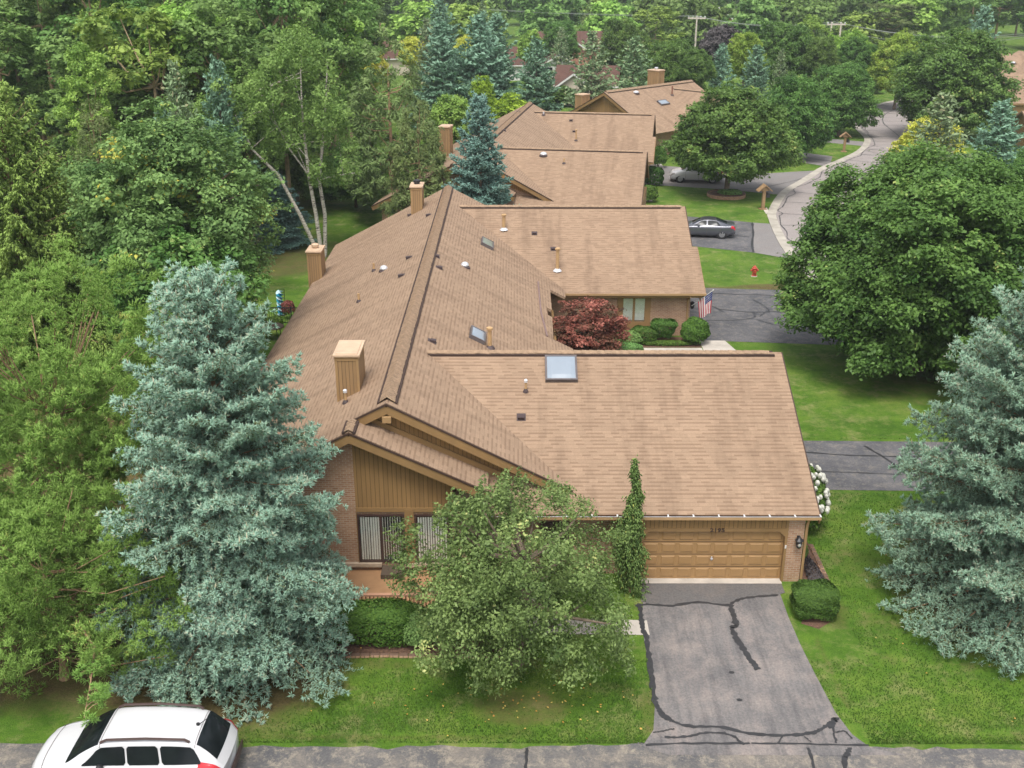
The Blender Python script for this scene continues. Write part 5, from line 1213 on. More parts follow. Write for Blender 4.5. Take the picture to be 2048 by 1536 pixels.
# ============================================================ CARS  (front points to -X)
def car(label, loc, rz, prof, paint, L, Wd, whl, wr, glass_side, ws, rw, rails=False, roofmat=None, rearlamp=None, cat='car', name='parked_car'):
    """prof: rows (x, z bottom, z shoulder, z top, half width, half width roof)"""
    root = empty(name, loc, rz); tag(root, label, cat)
    pr = np.array(prof, float); xs = np.linspace(0, L, 90)
    def cr(col):
        x = pr[:, 0]; y = pr[:, col]; m = np.gradient(y, x); out = []
        for q in xs:
            i = min(max(np.searchsorted(x, q) - 1, 0), len(x) - 2); h = x[i + 1] - x[i]; t = (q - x[i]) / h
            m0 = 0 if i == 0 else np.clip(m[i], -1.6, 1.6); m1 = m[i + 1]
            if abs(m1) > 1.6: m1 = 1.6 * np.sign(m1)
            lin = y[i] + (y[i + 1] - y[i]) * t
            her = (2 * t ** 3 - 3 * t ** 2 + 1) * y[i] + (t ** 3 - 2 * t ** 2 + t) * h * m0 + (-2 * t ** 3 + 3 * t ** 2) * y[i + 1] + (t ** 3 - t ** 2) * h * m1
            out.append(.5 * lin + .5 * her)
        return np.array(out)
    zb, zs, zt, hw, hr = (cr(c) for c in range(1, 6)); zt = np.maximum(zt, zs + .03)
    def ring_(i):
        p = [(0, zb[i]), (hw[i] - .16, zb[i]), (hw[i] - .03, zb[i] + .07)]
        for t in (.25, .5, .75, .92): p.append((hw[i] + .02 * math.sin(t * 3.14) - .05 * max(0, t - .75), zb[i] + .07 + (zs[i] - zb[i] - .07) * t))
        p.append((hw[i] - .045, zs[i] - .005)); p.append((hw[i] - .09, zs[i] + .012))
        a = (hw[i] - .09, zs[i] + .012); b = (hr[i], zt[i] - .085 * min(1, (zt[i] - zs[i]) / .3))
        for t in (.1, .22, .34, .46, .58, .7, .82, .92, 1.0): p.append((a[0] + (b[0] - a[0]) * t - .02 * (1 - t) * t, a[1] + (b[1] - a[1]) * t))
        for f_ in (.965, .9, .8, .65, .5, .35, .18, 0): p.append((hr[i] * f_, zt[i] - (.02 + .05 * min(1, (zt[i] - zs[i]) / .3)) * f_ ** 4))
        return p
    NR = len(ring_(0)); G_ = np.zeros((len(xs), 2 * NR - 1, 3))
    for i in range(len(xs)):
        p = ring_(i); nose = .0
        for k, (y, z) in enumerate(p):
            bx = .22 * (abs(y) / Wd * 2) ** 2.5 * (max(0, 1 - xs[i] / .8)) - .16 * (abs(y) / Wd * 2) ** 2.5 * max(0, 1 - (L - xs[i]) / .7)
            G_[i, k] = (xs[i] - L / 2 + bx, -y, z); G_[i, 2 * NR - 2 - k] = (xs[i] - L / 2 + bx, y, z)
    n2 = 2 * NR - 1; V = G_.reshape(-1, 3); F = []; glass = []
    def cellkind(i, k):
        kk = k if k < NR - 1 else 2 * NR - 3 - k; x = (xs[i] + xs[min(i + 1, len(xs) - 1)]) / 2
        if kk >= 18 and ws[0] < x < ws[1]: return 'ws'
        if kk >= 18 and rw[0] < x < rw[1]: return 'rw'
        if kk >= 17 and roofmat and ws[1] + .08 < x < rw[0] - .05: return 'roof'
        return None
    groups = {'side': [], 'ws': [], 'rw': [], 'roof': []}
    for i in range(len(xs) - 1):
        for k in range(n2 - 1):
            f = (i * n2 + k, (i + 1) * n2 + k, (i + 1) * n2 + k + 1, i * n2 + k + 1); F.append(f)
            c = cellkind(i, k)
            if c: groups[c].append((i, k))
    me = npmesh('body', V, np.array(F), paint, smooth=True)
    body = mkobj('body', me, root)
    mb = MB()
    for i in (0, len(xs) - 1): mb.poly([tuple(G_[i, k]) for k in (range(n2) if i == 0 else range(n2 - 1, -1, -1))])
    mb.build('bumper', paint, root)
    nrm = np.zeros_like(G_)
    gx_ = np.gradient(G_, axis=0); gk = np.gradient(G_, axis=1); nn = np.cross(gx_, gk); nn /= (np.linalg.norm(nn, axis=2, keepdims=True) + 1e-9)
    cen = np.array([0, 0, .8]); s = np.sign(((G_ - cen) * nn).sum(2, keepdims=True)); nn = nn * s
    for key, nm, mt in (('side', 'side_window', 'glass'), ('ws', 'windscreen', 'glass'), ('rw', 'rear_window', 'glass'), ('roof', 'roof', roofmat)):
        if not groups[key]: continue
        mb = MB(); S = G_ + nn * .006; done = {}
        for i, k in groups[key]: mb.poly([tuple(S[i, k]), tuple(S[i + 1, k]), tuple(S[i + 1, k + 1]), tuple(S[i, k + 1])])
        import bmesh
        o = mb.build(nm, mt, root, fix=False); bm = bmesh.new(); bm.from_mesh(o.data); bmesh.ops.remove_doubles(bm, verts=bm.verts, dist=.0005); bmesh.ops.recalc_face_normals(bm, faces=bm.faces); bm.to_mesh(o.data); bm.free(); o.data.shade_smooth()
    S_ = G_ + nn * .014
    def surf(x, k):
        u = np.clip(x / L * 89, 0, 88.999); i = int(u); return S_[i, k] + (S_[i + 1, k] - S_[i, k]) * (u - i)
    for a0, a1, b0, b1 in glass_side:
        for sd_ in (0, 1):
            mb = MB(); n_ = 30; rows = list(range(9, 17)); P_ = []
            for k in rows:
                t = (k - 9) / 7; xa = a0 + (b0 - a0) * t; xb = a1 + (b1 - a1) * t; e_ = .05 if k in (9, 16) else 0
                P_.append([tuple(surf(xa + e_ + (xb - xa - 2 * e_) * j / n_, k if sd_ == 0 else 2 * NR - 2 - k)) for j in range(n_ + 1)])
            for r_i in range(len(rows) - 1):
                for j in range(n_): mb.poly([P_[r_i][j], P_[r_i][j + 1], P_[r_i + 1][j + 1], P_[r_i + 1][j]])
            mb.build('side_window', 'glass', root, fix=False)
    for wx_ in whl:
        for sy in (-1, 1):
            y0 = sy * (Wd / 2 - .02)
            mb = MB(); mb.lathe([(wr * 1.15, y0 - sy * .3), (wr * 1.15, y0 + sy * .012)], (wx_ - L / 2, 0, wr), 24, 'y'); mb.build('wheel_arch', 'black', root)
            mb = MB(); mb.lathe([(wr * .6, y0 - sy * .2), (wr * .97, y0 - sy * .2), (wr, y0 - sy * .1), (wr * .98, y0 + sy * .02), (wr * .72, y0 + sy * .035), (wr * .66, y0 + sy * .02)], (wx_ - L / 2, 0, wr), 28, 'y'); w_ = mb.build('wheel', 'rubber', root, smooth=True)
            mb = MB(); mb.lathe([(wr * .66, y0 + sy * .024), (wr * .60, y0 + sy * .03), (wr * .58, y0 + sy * .005), (.02, y0 + sy * .0)], (wx_ - L / 2, 0, wr), 28, 'y')
            for q in range(5):
                a = q * 1.2566; mb.beam((wx_ - L / 2 + .04 * math.cos(a), y0 + sy * .03, wr + .04 * math.sin(a)), (wx_ - L / 2 + wr * .6 * math.cos(a), y0 + sy * .034, wr + wr * .6 * math.sin(a)), .05, .03, (0, 1, 0))
            mb.lathe([(.06, y0 + sy * .0), (.055, y0 + sy * .045)], (wx_ - L / 2, 0, wr), 12, 'y'); mb.build('rim', 'alloy', w_)
    ix = lambda x: int(np.clip(round(x / L * 89), 0, 89))
    for sy in (-1, 1):
        i = ix(whl[0] + .75); mb = MB(); yy = sy * (hw[i] - .02)
        mb.lathe([(.02, 0), (.09, .04), (.10, .12), (.07, .17), (.01, .18)], (whl[0] + .95 - L / 2, yy + sy * .02, zs[i] + .08), 10, 'x'); mb.beam((whl[0] + 1.0 - L / 2, yy - sy * .1, zs[i] + .03), (whl[0] + 1.05 - L / 2, yy + sy * .05, zs[i] + .07), .05, .05); mb.build('mirror', 'black' if rails else paint, root)
        if rails:
            pts = [(G_[ix(x), NR - 6][0], sy * (hr[ix(x)] * .93), zt[ix(x)] + (.045 if 0 < j < 4 else -.02)) for j, x in enumerate(rails)]
            mb = MB(); mb.tube(pts, .036, 6); mb.build('roof_rail', 'frame_dark', root)
        ms_ = MB()
        for xq in (whl[0] + .48, (glass_side[0][1] + glass_side[1][0]) / 2, (glass_side[1][1] + glass_side[2][0]) / 2 if len(glass_side) > 2 else glass_side[1][1]):
            pp = [surf(xq, k if sy < 0 else 2 * NR - 2 - k) for k in range(2, 9)]; pp = [Vector(q) for q in pp]
            for q0, q1 in zip(pp[:-1], pp[1:]): ms_.poly([tuple(q0 - Vector((.007, 0, 0))), tuple(q0 + Vector((.007, 0, 0))), tuple(q1 + Vector((.007, 0, 0))), tuple(q1 - Vector((.007, 0, 0)))])
        if sy == -1:
            for xq in (.42, ws[1] + .06, rw[0] - .06):
                pp = [Vector(surf(xq, k)) for k in range(16 if xq > .5 else 10, 2 * NR - 1 - (16 if xq > .5 else 10))]
                for q0, q1 in zip(pp[:-1], pp[1:]): ms_.poly([tuple(q0 - Vector((.006, 0, 0))), tuple(q0 + Vector((.006, 0, 0))), tuple(q1 + Vector((.006, 0, 0))), tuple(q1 - Vector((.006, 0, 0)))])
        ms_.build('panel_gap', 'edge_dark', root, fix=False)
        if rearlamp:
            mb = MB()
            for (i, k) in [(i, k) for i in range(ix(L - rearlamp[0]), 89) for k in range(rearlamp[1], rearlamp[2])]:
                kk = k if sy < 0 else 2 * NR - 3 - k; S = G_ + nn * .009; mb.poly([tuple(S[i, kk]), tuple(S[i + 1, kk]), tuple(S[i + 1, kk + 1]), tuple(S[i, kk + 1])])
            mb.build('tail_light', 'red_lamp', root, fix=False)
        mb = MB()
        for (i, k) in [(i, k) for i in range(0, 7) for k in (5, 6, 7)]:
            kk = k if sy < 0 else 2 * NR - 3 - k; S = G_ + nn * .009; mb.poly([tuple(S[i, kk]), tuple(S[i + 1, kk]), tuple(S[i + 1, kk + 1]), tuple(S[i, kk + 1])])
        mb.build('headlight', 'chrome', root, fix=False)
    return root, G_, nn, NR, ix, zs, hw
suv = [(0, .38, .66, .74, .80, .60), (.12, .30, .84, .92, .90, .70), (.5, .28, .98, 1.06, .97, .78), (.9, .26, 1.05, 1.14, .99, .82), (1.15, .26, 1.08, 1.20, 1.0, .84), (1.5, .26, 1.09, 1.46, 1.0, .78), (1.95, .26, 1.09, 1.71, 1.0, .74), (2.5, .26, 1.10, 1.78, 1.0, .74),
       (3.4, .26, 1.12, 1.80, 1.0, .73), (4.1, .27, 1.14, 1.77, 1.0, .71), (4.55, .28, 1.16, 1.68, .99, .68), (4.8, .32, 1.16, 1.48, .97, .68), (5.02, .38, 1.12, 1.24, .94, .70), (5.2, .46, .92, .98, .86, .64)]
c_suv = car('white parked SUV with black roof rails half under the pine branches', (xat(268, 22.2, 1.2), 22.2, .01), R_(-.6), suv, 'white_car', 5.2, 2.0, (1.02, 4.05), .37,
    [(1.50, 2.70, 2.02, 2.68), (2.75, 3.58, 2.73, 3.52), (3.64, 4.68, 3.58, 4.40)], (1.13, 1.98), (4.52, 5.0), rails=(2.05, 2.2, 3.2, 4.2, 4.35), rearlamp=(.62, 5, 10), name='parked_suv', cat='suv')
rt = c_suv[0]
mb = MB(); mb.tube([(1.75, 0, 1.75), (1.85, 0, 1.79), (2.02, 0, 1.94)], [.02, .012, .008], 6); mb.lathe([(.05, 1.72), (.045, 1.775)], (1.76, 0, 0), 10); mb.build('antenna', 'black', rt)
mb = MB(); mb.box(2.60, 2.64, -.75, .75, .40, .62); mb.build('rear_bumper', 'frame_dark', rt, bevel=.01)
mb = MB()
for x in (.15, 1.0): mb.box(x - .05, x + .09, -1.012, -1.0, .97, 1.0)
mb.build('door_handle', 'white_car', rt, bevel=.004)
sedan = [(0, .32, .52, .58, .72, .55), (.15, .22, .66, .72, .84, .62), (.6, .18, .80, .87, .90, .70), (1.2, .17, .88, .96, .92, .74), (1.5, .17, .92, 1.02, .92, .70), (2.0, .17, .93, 1.28, .92, .60), (2.45, .17, .94, 1.42, .92, .57), (2.9, .17, .95, 1.44, .92, .57),
         (3.4, .18, .96, 1.38, .92, .56), (3.9, .2, .97, 1.20, .92, .54), (4.3, .22, .98, 1.06, .90, .60), (4.65, .26, .98, 1.05, .87, .64), (4.8, .34, .90, .96, .82, .62), (4.88, .4, .72, .78, .76, .58)]
car('dark grey sedan parked on the dark driveway beyond the second wing', (xat(1408, 80.6, .8), 80.6, .012), R_(-9), sedan, 'grey_car', 4.88, 1.84, (.98, 3.82), .34, [(1.62, 2.62, 2.1, 2.62), (2.7, 3.70, 2.7, 3.42)], (1.52, 2.12), (3.35, 4.15), roofmat='black', rearlamp=(.35, 5, 9))
car('white parked vehicle mostly hidden behind the ringed maple', (xat(1396, 101, .9), 101.6, .012), R_(-7), suv, 'white_car', 5.2, 2.0, (1.02, 4.05), .37, [(1.50, 2.70, 2.02, 2.68), (2.75, 3.58, 2.73, 3.52), (3.64, 4.68, 3.58, 4.40)], (1.13, 1.98), (4.52, 5.0), rearlamp=(.62, 5, 10), name='parked_suv', cat='suv')

split_loose({'bumper', 'door_handle'})
# ============================================================ TREES AND PLANTS
# near individuals
def unique(key, name_, mat, kind, **k): ...
def near_spruce(name, label, loc, mesh, cat='spruce tree', scale=1.0, rz=0, bark='bark_pine'):
    cm, tm = mesh; r = empty('spruce_tree', loc, rz); tag(r, label, cat); r.scale = (scale,) * 3
    mkobj('crown', cm, r); tm.materials.clear(); tm.materials.append(M[bark]); mkobj('trunk', tm, r); return r
H1 = zat(548, 27.4)
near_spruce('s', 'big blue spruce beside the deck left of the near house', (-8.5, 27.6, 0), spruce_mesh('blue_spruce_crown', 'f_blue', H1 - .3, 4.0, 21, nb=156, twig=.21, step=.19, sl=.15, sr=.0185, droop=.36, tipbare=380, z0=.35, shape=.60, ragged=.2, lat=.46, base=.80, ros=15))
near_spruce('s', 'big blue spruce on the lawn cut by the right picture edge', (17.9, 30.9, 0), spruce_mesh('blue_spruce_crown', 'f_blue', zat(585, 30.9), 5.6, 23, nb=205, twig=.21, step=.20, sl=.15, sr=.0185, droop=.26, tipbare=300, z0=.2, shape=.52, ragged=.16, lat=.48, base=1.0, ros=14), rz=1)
# weeping spruce: narrow spire with hanging curtains
def weeping():
    rng = np.random.default_rng(4); H = zat(916, 31.0); P = []; D = []; l = []
    nbr = 130
    for i in range(nbr):
        t = (i / nbr) ** .9; z = .6 + (H - .75) * t; a = i * 2.4 + rng.normal(0, .3); R = (.13 + .75 * (1 - t) ** 1.5) * rng.uniform(.45, 1.1) * (1.3 if rng.random() < .12 else 1)
        n = int(70 * (.35 + (1 - t)))
        q = rng.random(n); hang = rng.random(n) ** 1.3 * (.35 + .75 * (1 - t))
        x = math.cos(a) * R * q + rng.normal(0, .05, n); y = math.sin(a) * R * q + rng.normal(0, .05, n)
        P.append(np.stack([x, y, np.maximum(z + .12 * np.sin(q * 3) - hang, .05)], 1)); D.append(nrmz(np.stack([rng.normal(math.cos(a) * .35, .3, n), rng.normal(math.sin(a) * .35, .3, n), -np.ones(n)], 1)))
    for (a, z, R, dn) in ((3.0, 2.7, .95, 1.5), (3.5, 2.2, 1.05, 1.6), (2.6, 1.9, .9, 1.2), (.1, 2.5, .75, 1.3), (-.4, 1.9, .85, 1.2), (4.4, 2.4, .8, 1.4), (5.2, 3.1, .55, 1.2), (3.9, 3.3, .5, 1.3), (1.0, 3.0, .6, 1.2), (3.2, 3.6, .42, .9), (0., 3.5, .38, .9)):
        R *= .78; n = 420; q = rng.random(n); hang = rng.random(n) * dn * (.3 + .7 * q)
        x = math.cos(a) * R * q + rng.normal(0, .07, n); y = math.sin(a) * R * q + rng.normal(0, .07, n)
        P.append(np.stack([x, y, np.maximum(z + .25 * np.sin(q * 2.6) - hang, .05)], 1)); D.append(nrmz(np.stack([rng.normal(math.cos(a) * .2, .25, n), rng.normal(math.sin(a) * .2, .25, n), -np.ones(n)], 1)))
    n = 130; z = H * (.80 + .2 * rng.random(n)); P.append(np.stack([rng.normal(0, .035, n), rng.normal(0, .035, n), z], 1)); D.append(nrmz(np.stack([rng.normal(0, .7, n), rng.normal(0, .7, n), rng.normal(-.2, .5, n)], 1)))
    P = np.concatenate(P); P[:, 0] += .10 * np.sin(P[:, 2] * 1.9 + .5) + .05 * np.sin(P[:, 2] * 5.1); k_ = .72 + .42 * np.sin(P[:, 2] * 4.3 + 1.0) ** 2; P[:, 0] *= k_ * .8; P[:, 1] *= .85; D = np.concatenate(D); V, F = spindles(P, D, rng.uniform(.1, .2, len(P)), np.full(len(P), .022))
    me = npmesh('weeping_crown', V, F, 'f_weep', np.tile(np.clip(rng.normal(.5, .22, len(P)), 0, 1), 6))
    tb = MB(); tb.tube([(0, 0, 0), (.05, 0, H * .5), (0, 0, H * .97)], [.09, .05, .012], 6); o = tb.build('trunk', 'bark'); tm = o.data; bpy.data.objects.remove(o)
    return me, tm
near_spruce('s', 'narrow weeping spruce in front of the garage left corner', (3.95, 31.05, 0), weeping())
# crabapple
def shrubby(label, loc, mat, puffs, n, leaf, H, tr, cat='tree', name='broadleaf_tree', seed=1, kind='leaf', nl=14, bark='bark', fork=.3, thick=.33, lean=(0, 0), **k):
    r = empty(name, loc); tag(r, label, cat); mkobj('crown', crown_mesh('crown', mat, seed, puffs, n, leaf, kind, **k), r)
    tm = trunk_mesh(H, tr, puffs, seed, nl, lean, fork=fork, thick=thick); tm.materials.clear(); tm.materials.append(M[bark]); mkobj('trunk', tm, r); return r
AP = round_puffs(7, 6, 3.15, 3.45, 2.25, 105, .58, .35, .24, skirt=.1)
rg = np.random.default_rng(8)
AP = [(x, y, z - max(0, x - .8) * .28, *r) for x, y, z, *r in AP]
for k in range(34):
    a = rg.uniform(1.4, 4.9); q = 2.5 * rg.random() ** .5; z = 3.3 + 2.2 * math.sqrt(max(.05, 1 - (q / 3.3) ** 2)) + rg.uniform(-.1, .3)
    for j in range(5): AP.append((q * math.cos(a) + j * .02, q * math.sin(a), z + j * .19 - .2, .17 - .015 * j, 0, 0, 1))
shrubby('rounded pale green crabapple tree in front of the house entrance', (.12, 27.0, 0), 'f_apple', AP, 1050, .098, 5.6, .17, seed=5, nl=22, up=.35, flat=.9, tonev=.10, asp=.55, fork=.22, lean=(.3, 0), thick=.42)
# big maple at the right
MP = round_puffs(31, 12, 5.6, 6.7, 5.2, 250, 1.15, .5, .17, 0, skirt=.12)
shrubby('huge dense maple left of the right hand blue spruce', (21.3, 52.2, 0), 'f_maple', MP, 520, .20, 11, .36, seed=9, nl=22, tonev=.12, up=.8, cat='maple tree', name='maple_tree')
# left mixed group
LP_ = round_puffs(41, 14, 8.2, 4.5, 6.0, 180, .95, .5, .24, ry=4.5)
shrubby('tall broadleaf tree with yellow tipped leaves between the drooping spruce and the birch', (xat(345, 49.5, 8), 49.5, 0), 'f_lin', LP_, 330, .2, 13.5, .3, seed=12, nl=20, tonev=.12, cat='broadleaf tree')
LQ = round_puffs(43, 12, 5.2, 3.5, 4.4, 120, .85, .5, .24)
shrubby('lower dense green broadleaf tree behind the big blue spruce', (xat(392, 47.5, 5), 46.2, 0), 'f_maple', LQ, 330, .2, 9.5, .25, seed=13, nl=16, tonev=.12, cat='broadleaf tree')
# norway spruces at far left
near_spruce('s', 'drooping olive green spruce at the left picture edge', (xat(45, 50, 7), 50, 0), spruce_mesh('norway_crown', 'f_norway', zat(172, 50), 4.9, 51, nb=120, twig=.28, step=.13, sl=.27, sr=.045, droop=.34, hang=.75, z0=1.2, shape=.7, ragged=.35))
near_spruce('s', 'second drooping spruce behind the scots pine', (xat(120, 55, 5), 54, 0), spruce_mesh('norway_crown', 'f_norway', 10.5, 4.3, 52, nb=90, twig=.3, step=.14, sl=.28, sr=.05, droop=.34, hang=.7, z0=.8, shape=.7, ragged=.35))
# scots pines in the left foreground
def pine(label, loc, H, R, seed, n=110, pr=.62, z0=1.0, mat='f_pine', dens=300, leaf=.2, shape=.6, cat='pine tree', asp=.11, bark='bark_pine', nl=60):
    return shrubby(label, loc, mat, cone_puffs(seed, H, z0, R, n, pr, shape, .3), dens, leaf, H, .2, cat, 'pine_tree', seed, 'needle', nl, bark, fork=.2, thick=.2, asp=asp, up=.6, flat=.75, tonev=.10)
NP = round_puffs(61, 11, 6.2, 5.5, 5.4, 190, .62, .6, .26, ry=4.2)
rg = np.random.default_rng(6)
for k in range(26):
    a = rg.uniform(0, 6.28); q = 4.2 * rg.random() ** .5; z = 6.2 + 5.2 * math.sqrt(max(.02, 1 - (q / 5.3) ** 2))
    for j in range(3): NP.append((q * math.cos(a), q * .8 * math.sin(a), z + j * .32 - .3, .42 - .08 * j, 0, 0, 1))
shrubby('tall bright green pine at the left edge beside the big blue spruce', (-14.6, 30.2, 0), 'f_pine', NP, 900, .17, 10.5, .2, 'pine tree', 'pine_tree', 61, 'needle', 60, 'bark_pine', fork=.2, thick=.11, asp=.075, up=.6, flat=.7, tonev=.14)
NP = round_puffs(62, 7, 3.3, 4.6, 2.9, 120, .66, .6, .25, ry=2.6)
shrubby('lower spreading pine whose branches hang over the white SUV', (-13.6, 26.3, 0), 'f_pine', NP, 900, .165, 5.6, .14, 'pine tree', 'pine_tree', 62, 'needle', 44, 'bark_pine', fork=.2, thick=.14, asp=.075, up=.5, flat=.7, tonev=.14)
def branch(label, pts, seed):
    r = empty('pine_branch', pts[0]); tag(r, label, 'branch')
    P = [Vector(p) - Vector(pts[0]) for p in pts]; mb = MB(); mb.tube(P, [.045, .03, .02, .012][:len(P)], 6, False); rnd = random.Random(seed); pf = []
    for i in range(16):
        t = .25 + .75 * i / 15; s = t * (len(P) - 1); k = min(int(s), len(P) - 2); p = P[k].lerp(P[k + 1], s - k); d = Vector((rnd.uniform(-1, 1), rnd.uniform(-.6, .6), rnd.uniform(-.3, .3))); e = p + d * rnd.uniform(.25, .7)
        mb.tube([p, p.lerp(e, .5) + Vector((0, 0, .05)), e], [.014, .01, .006], 4, False)
        if i > 4: pf.append((e.x, e.y, e.z, .2, *d.normalized()))
    o = mb.build('bough', 'bark_pine', r); mkobj('needles', crown_mesh('needles', 'f_pine', seed, pf, 3800, .13, 'needle', asp=.085, flat=.8), r)
branch('long bare pine branch reaching down over the white SUV', [(-12.6, 25.6, 2.6), (-11.6, 24.3, 2.6), (-11.35, 23.2, 2.3), (-11.2, 22.2, 1.95)], 3)
# birch clump with white stems
def birch():
    X0, Y0 = xat(640, 74, 1), 74.0; r = empty('birch_tree', (X0, Y0, 0)); tag(r, 'leaning birch clump with three white stems behind the left eave', 'birch tree')
    tops = [(550, 300, 73), (500, 320, 72), (612, 300, 74), (635, 290, 75)]
    ends = [(455, 190, 72), (600, 120, 74), (655, 90, 76), (545, 140, 74)]
    pf = []; rg = np.random.default_rng(17)
    for (cx, cy, rx, ry, n_) in ((590, 190, 90, 90, 95), (480, 210, 75, 60, 50), (660, 290, 65, 75, 45), (600, 100, 45, 35, 25), (545, 290, 55, 45, 20)):
        for k in range(n_):
            a = rg.uniform(0, 6.28); q = rg.random() ** .5; px = cx + rx * q * math.cos(a); py = cy + ry * q * math.sin(a); Y = Y0 + rg.uniform(-3.2, 3.2); z = zat(py, Y); x = xat(px, Y, z)
            o = np.array([x - X0, Y - Y0, (z - 8) * .5]); o /= np.linalg.norm(o) + .01; pf.append((x - X0, Y - Y0, z, rg.uniform(.45, .85), *o))
    mkobj('crown', crown_mesh('birch_crown', 'f_birch', 3, pf, 260, .19, asp=.6, up=.3, flat=1.1, tonev=.14), r)
    mb = MB()
    def pt(px, py, Y): z = zat(py, Y); return Vector((xat(px, Y, z) - X0, Y - Y0, z))
    stems = [[(640, 520, 74), (600, 430, 73.5), (556, 350, 73), (505, 300, 72.5), (470, 230, 72)], [(646, 520, 74), (632, 430, 74), (617, 350, 74), (605, 240, 74), (600, 130, 74)], [(655, 520, 74.3), (650, 430, 74.6), (638, 360, 75), (650, 230, 75.5), (655, 110, 76)],
             [(617, 350, 74), (580, 300, 73.5), (548, 240, 73), (540, 160, 74)], [(638, 360, 75), (680, 350, 75.5), (720, 345, 76)]]
    for s in stems:
        q = [pt(*p) for p in s]; q[0].z = 0 if s[0][1] > 500 else q[0].z; q[0].x = q[0].x if s[0][1] < 500 else q[0].x * .6; rr_ = [.16, .14, .12, .08, .03] if len(s) == 5 and s[0][1] > 500 else [.07, .05, .04, .02][:len(s)]
        mb.tube(q, rr_, 8, False)
        for k in range(14):
            i = rg.integers(2, len(q)); e = pf[rg.integers(0, len(pf))]; e = Vector(e[:3]); s0 = q[i - 1].lerp(q[i], rg.random())
            if (e - s0).length < 4: mb.tube([s0, s0.lerp(e, .5) + Vector((0, 0, .2)), e], [.035, .022, .01], 4, False)
    mb.build('trunk', 'birch', r, smooth=True)
birch()

# ---- shared kinds
def mk(key, cm, H, R, tm, bark='bark', cname='crown'): proto(key, cm, tm, H, R, cname, bark)
for s in range(3):
    p = round_puffs(100 + s, 10, 4.9, 5.0, 4.6, 130, 1.05, .4, .16, .2, skirt=.28); mk('maple', crown_mesh('maple_crown', 'f_maple', s, p, 300, .245, tonev=.12), 9.9, 5.5, trunk_mesh(10, .24, p, s, 14, fork=.22))
    mk('bright', crown_mesh('bright_crown', 'f_maple_bright', s + 9, p, 300, .245, tonev=.12), 9.9, 5.5, trunk_mesh(10, .24, p, s, 14))
    p = round_puffs(120 + s, 9, 5.2, 4.5, 4.2, 60, 1.3, .4, .2, 0); mk('woods', crown_mesh('woods_crown', 'f_woods', s + 3, p, 110, .42, tonev=.13), 9.4, 4.8, trunk_mesh(9, .2, p, s, 9))
    mk('light', crown_mesh('light_crown', 'f_woods_light', s + 5, p, 110, .42, tonev=.13), 9.4, 4.8, trunk_mesh(9, .2, p, s, 9))
    # tall forest tree: crown on the upper two thirds, pale trunk below
    rg = np.random.default_rng(200 + s); p = []
    for k in range(62):
        t = rg.random(); z = 7.5 + 13.0 * t; a = rg.uniform(0, 6.28); rad = 4.6 * math.sin(min(1, (t * .85 + .15)) * 3.0) ** .6 * rg.uniform(.45, 1); o = np.array([math.cos(a), math.sin(a), .4]); p.append((rad * math.cos(a), rad * math.sin(a), z, rg.uniform(1.0, 1.7), *(o / np.linalg.norm(o))))
    mk('forest', crown_mesh('forest_crown', 'f_woods', s + 7, p, 95, .42, tonev=.13), 22, 5.4, trunk_mesh(22, .30, p, s, 10, fork=.4), 'bark_pale')
    mk('forest_light', crown_mesh('forest_crown_light', 'f_woods_light', s + 8, p, 95, .42, tonev=.13), 22, 5.4, trunk_mesh(22, .30, p, s, 10, fork=.4), 'bark_pale')
    p = round_puffs(140 + s, 9, 6, 5.2, 4.8, 26, 2.1, .35, .25, 0); mk('far', crown_mesh('far_crown', 'f_woods', s + 13, p, 34, .85, tonev=.15), 11, 6, trunk_mesh(10, .25, p, s, 4, n=5)); mk('far_light', crown_mesh('far_crown_light', 'f_woods_light', s + 14, p, 34, .85, tonev=.15), 11, 6, trunk_mesh(10, .25, p, s, 4, n=5))
for s in range(2):
    cm, tm = spruce_mesh('blue_spruce_mid', 'f_blue_far', 10, 3.0, 300 + s, nb=120, twig=.24, step=.15, sl=.27, near=False, droop=.25, z0=.2, shape=.8, ragged=.35); mk('blue', cm, 10, 2.25, tm)
    cm, tm = spruce_mesh('green_spruce_mid', 'f_green_spruce', 10, 3.0, 310 + s, nb=110, twig=.26, step=.2, sl=.26, near=False, droop=.22, z0=.2, shape=.85, ragged=.35); mk('green', cm, 10, 2.25, tm)
    p = cone_puffs(330 + s, 14, 1.6, 4.6, 170, .95, .5); mk('pine', crown_mesh('pine_crown', 'f_pine_dark', s, p, 230, .42, asp=.22, up=.8, flat=.8), 14, 4.8, trunk_mesh(14, .2, p, s, 40, fork=.2, thick=.2), 'bark_pine')
cm, tm = spruce_mesh('lone_spruce', 'f_blue', 11.4, 2.9, 340, nb=130, twig=.22, step=.13, sl=.24, sr=.05, droop=.26, z0=.3, shape=.85, ragged=.35)
M['f_blue_dark'] = foliage('deep_blue_spruce_needles', (.055, .11, .085), (.18, .32, .255), (.28, .38, .30), .12, .1, tippos=.93)
cm.materials.clear(); cm.materials.append(M['f_blue_dark']); mk('lone', cm, 11.4, 2.9, tm)
p = round_puffs(350, 8, 4, 2.6, 3.6, 50, .9, .4, .15); mk('lime', crown_mesh('lime_crown', 'f_lime', 1, p, 160, .28), 7.6, 2.8, trunk_mesh(7, .1, p, 1, 6))
p = round_puffs(351, 8, 3.6, 4.2, 3.2, 70, 1.1, .4, .15); mk('yellow', crown_mesh('yellow_crown', 'f_yellow', 1, p, 150, .3), 7.0, 4.3, trunk_mesh(7, .14, p, 1, 8))
mk('purple', crown_mesh('purple_crown', 'f_purple', 1, p, 150, .35), 7.0, 4.3, trunk_mesh(7, .14, p, 1, 8))
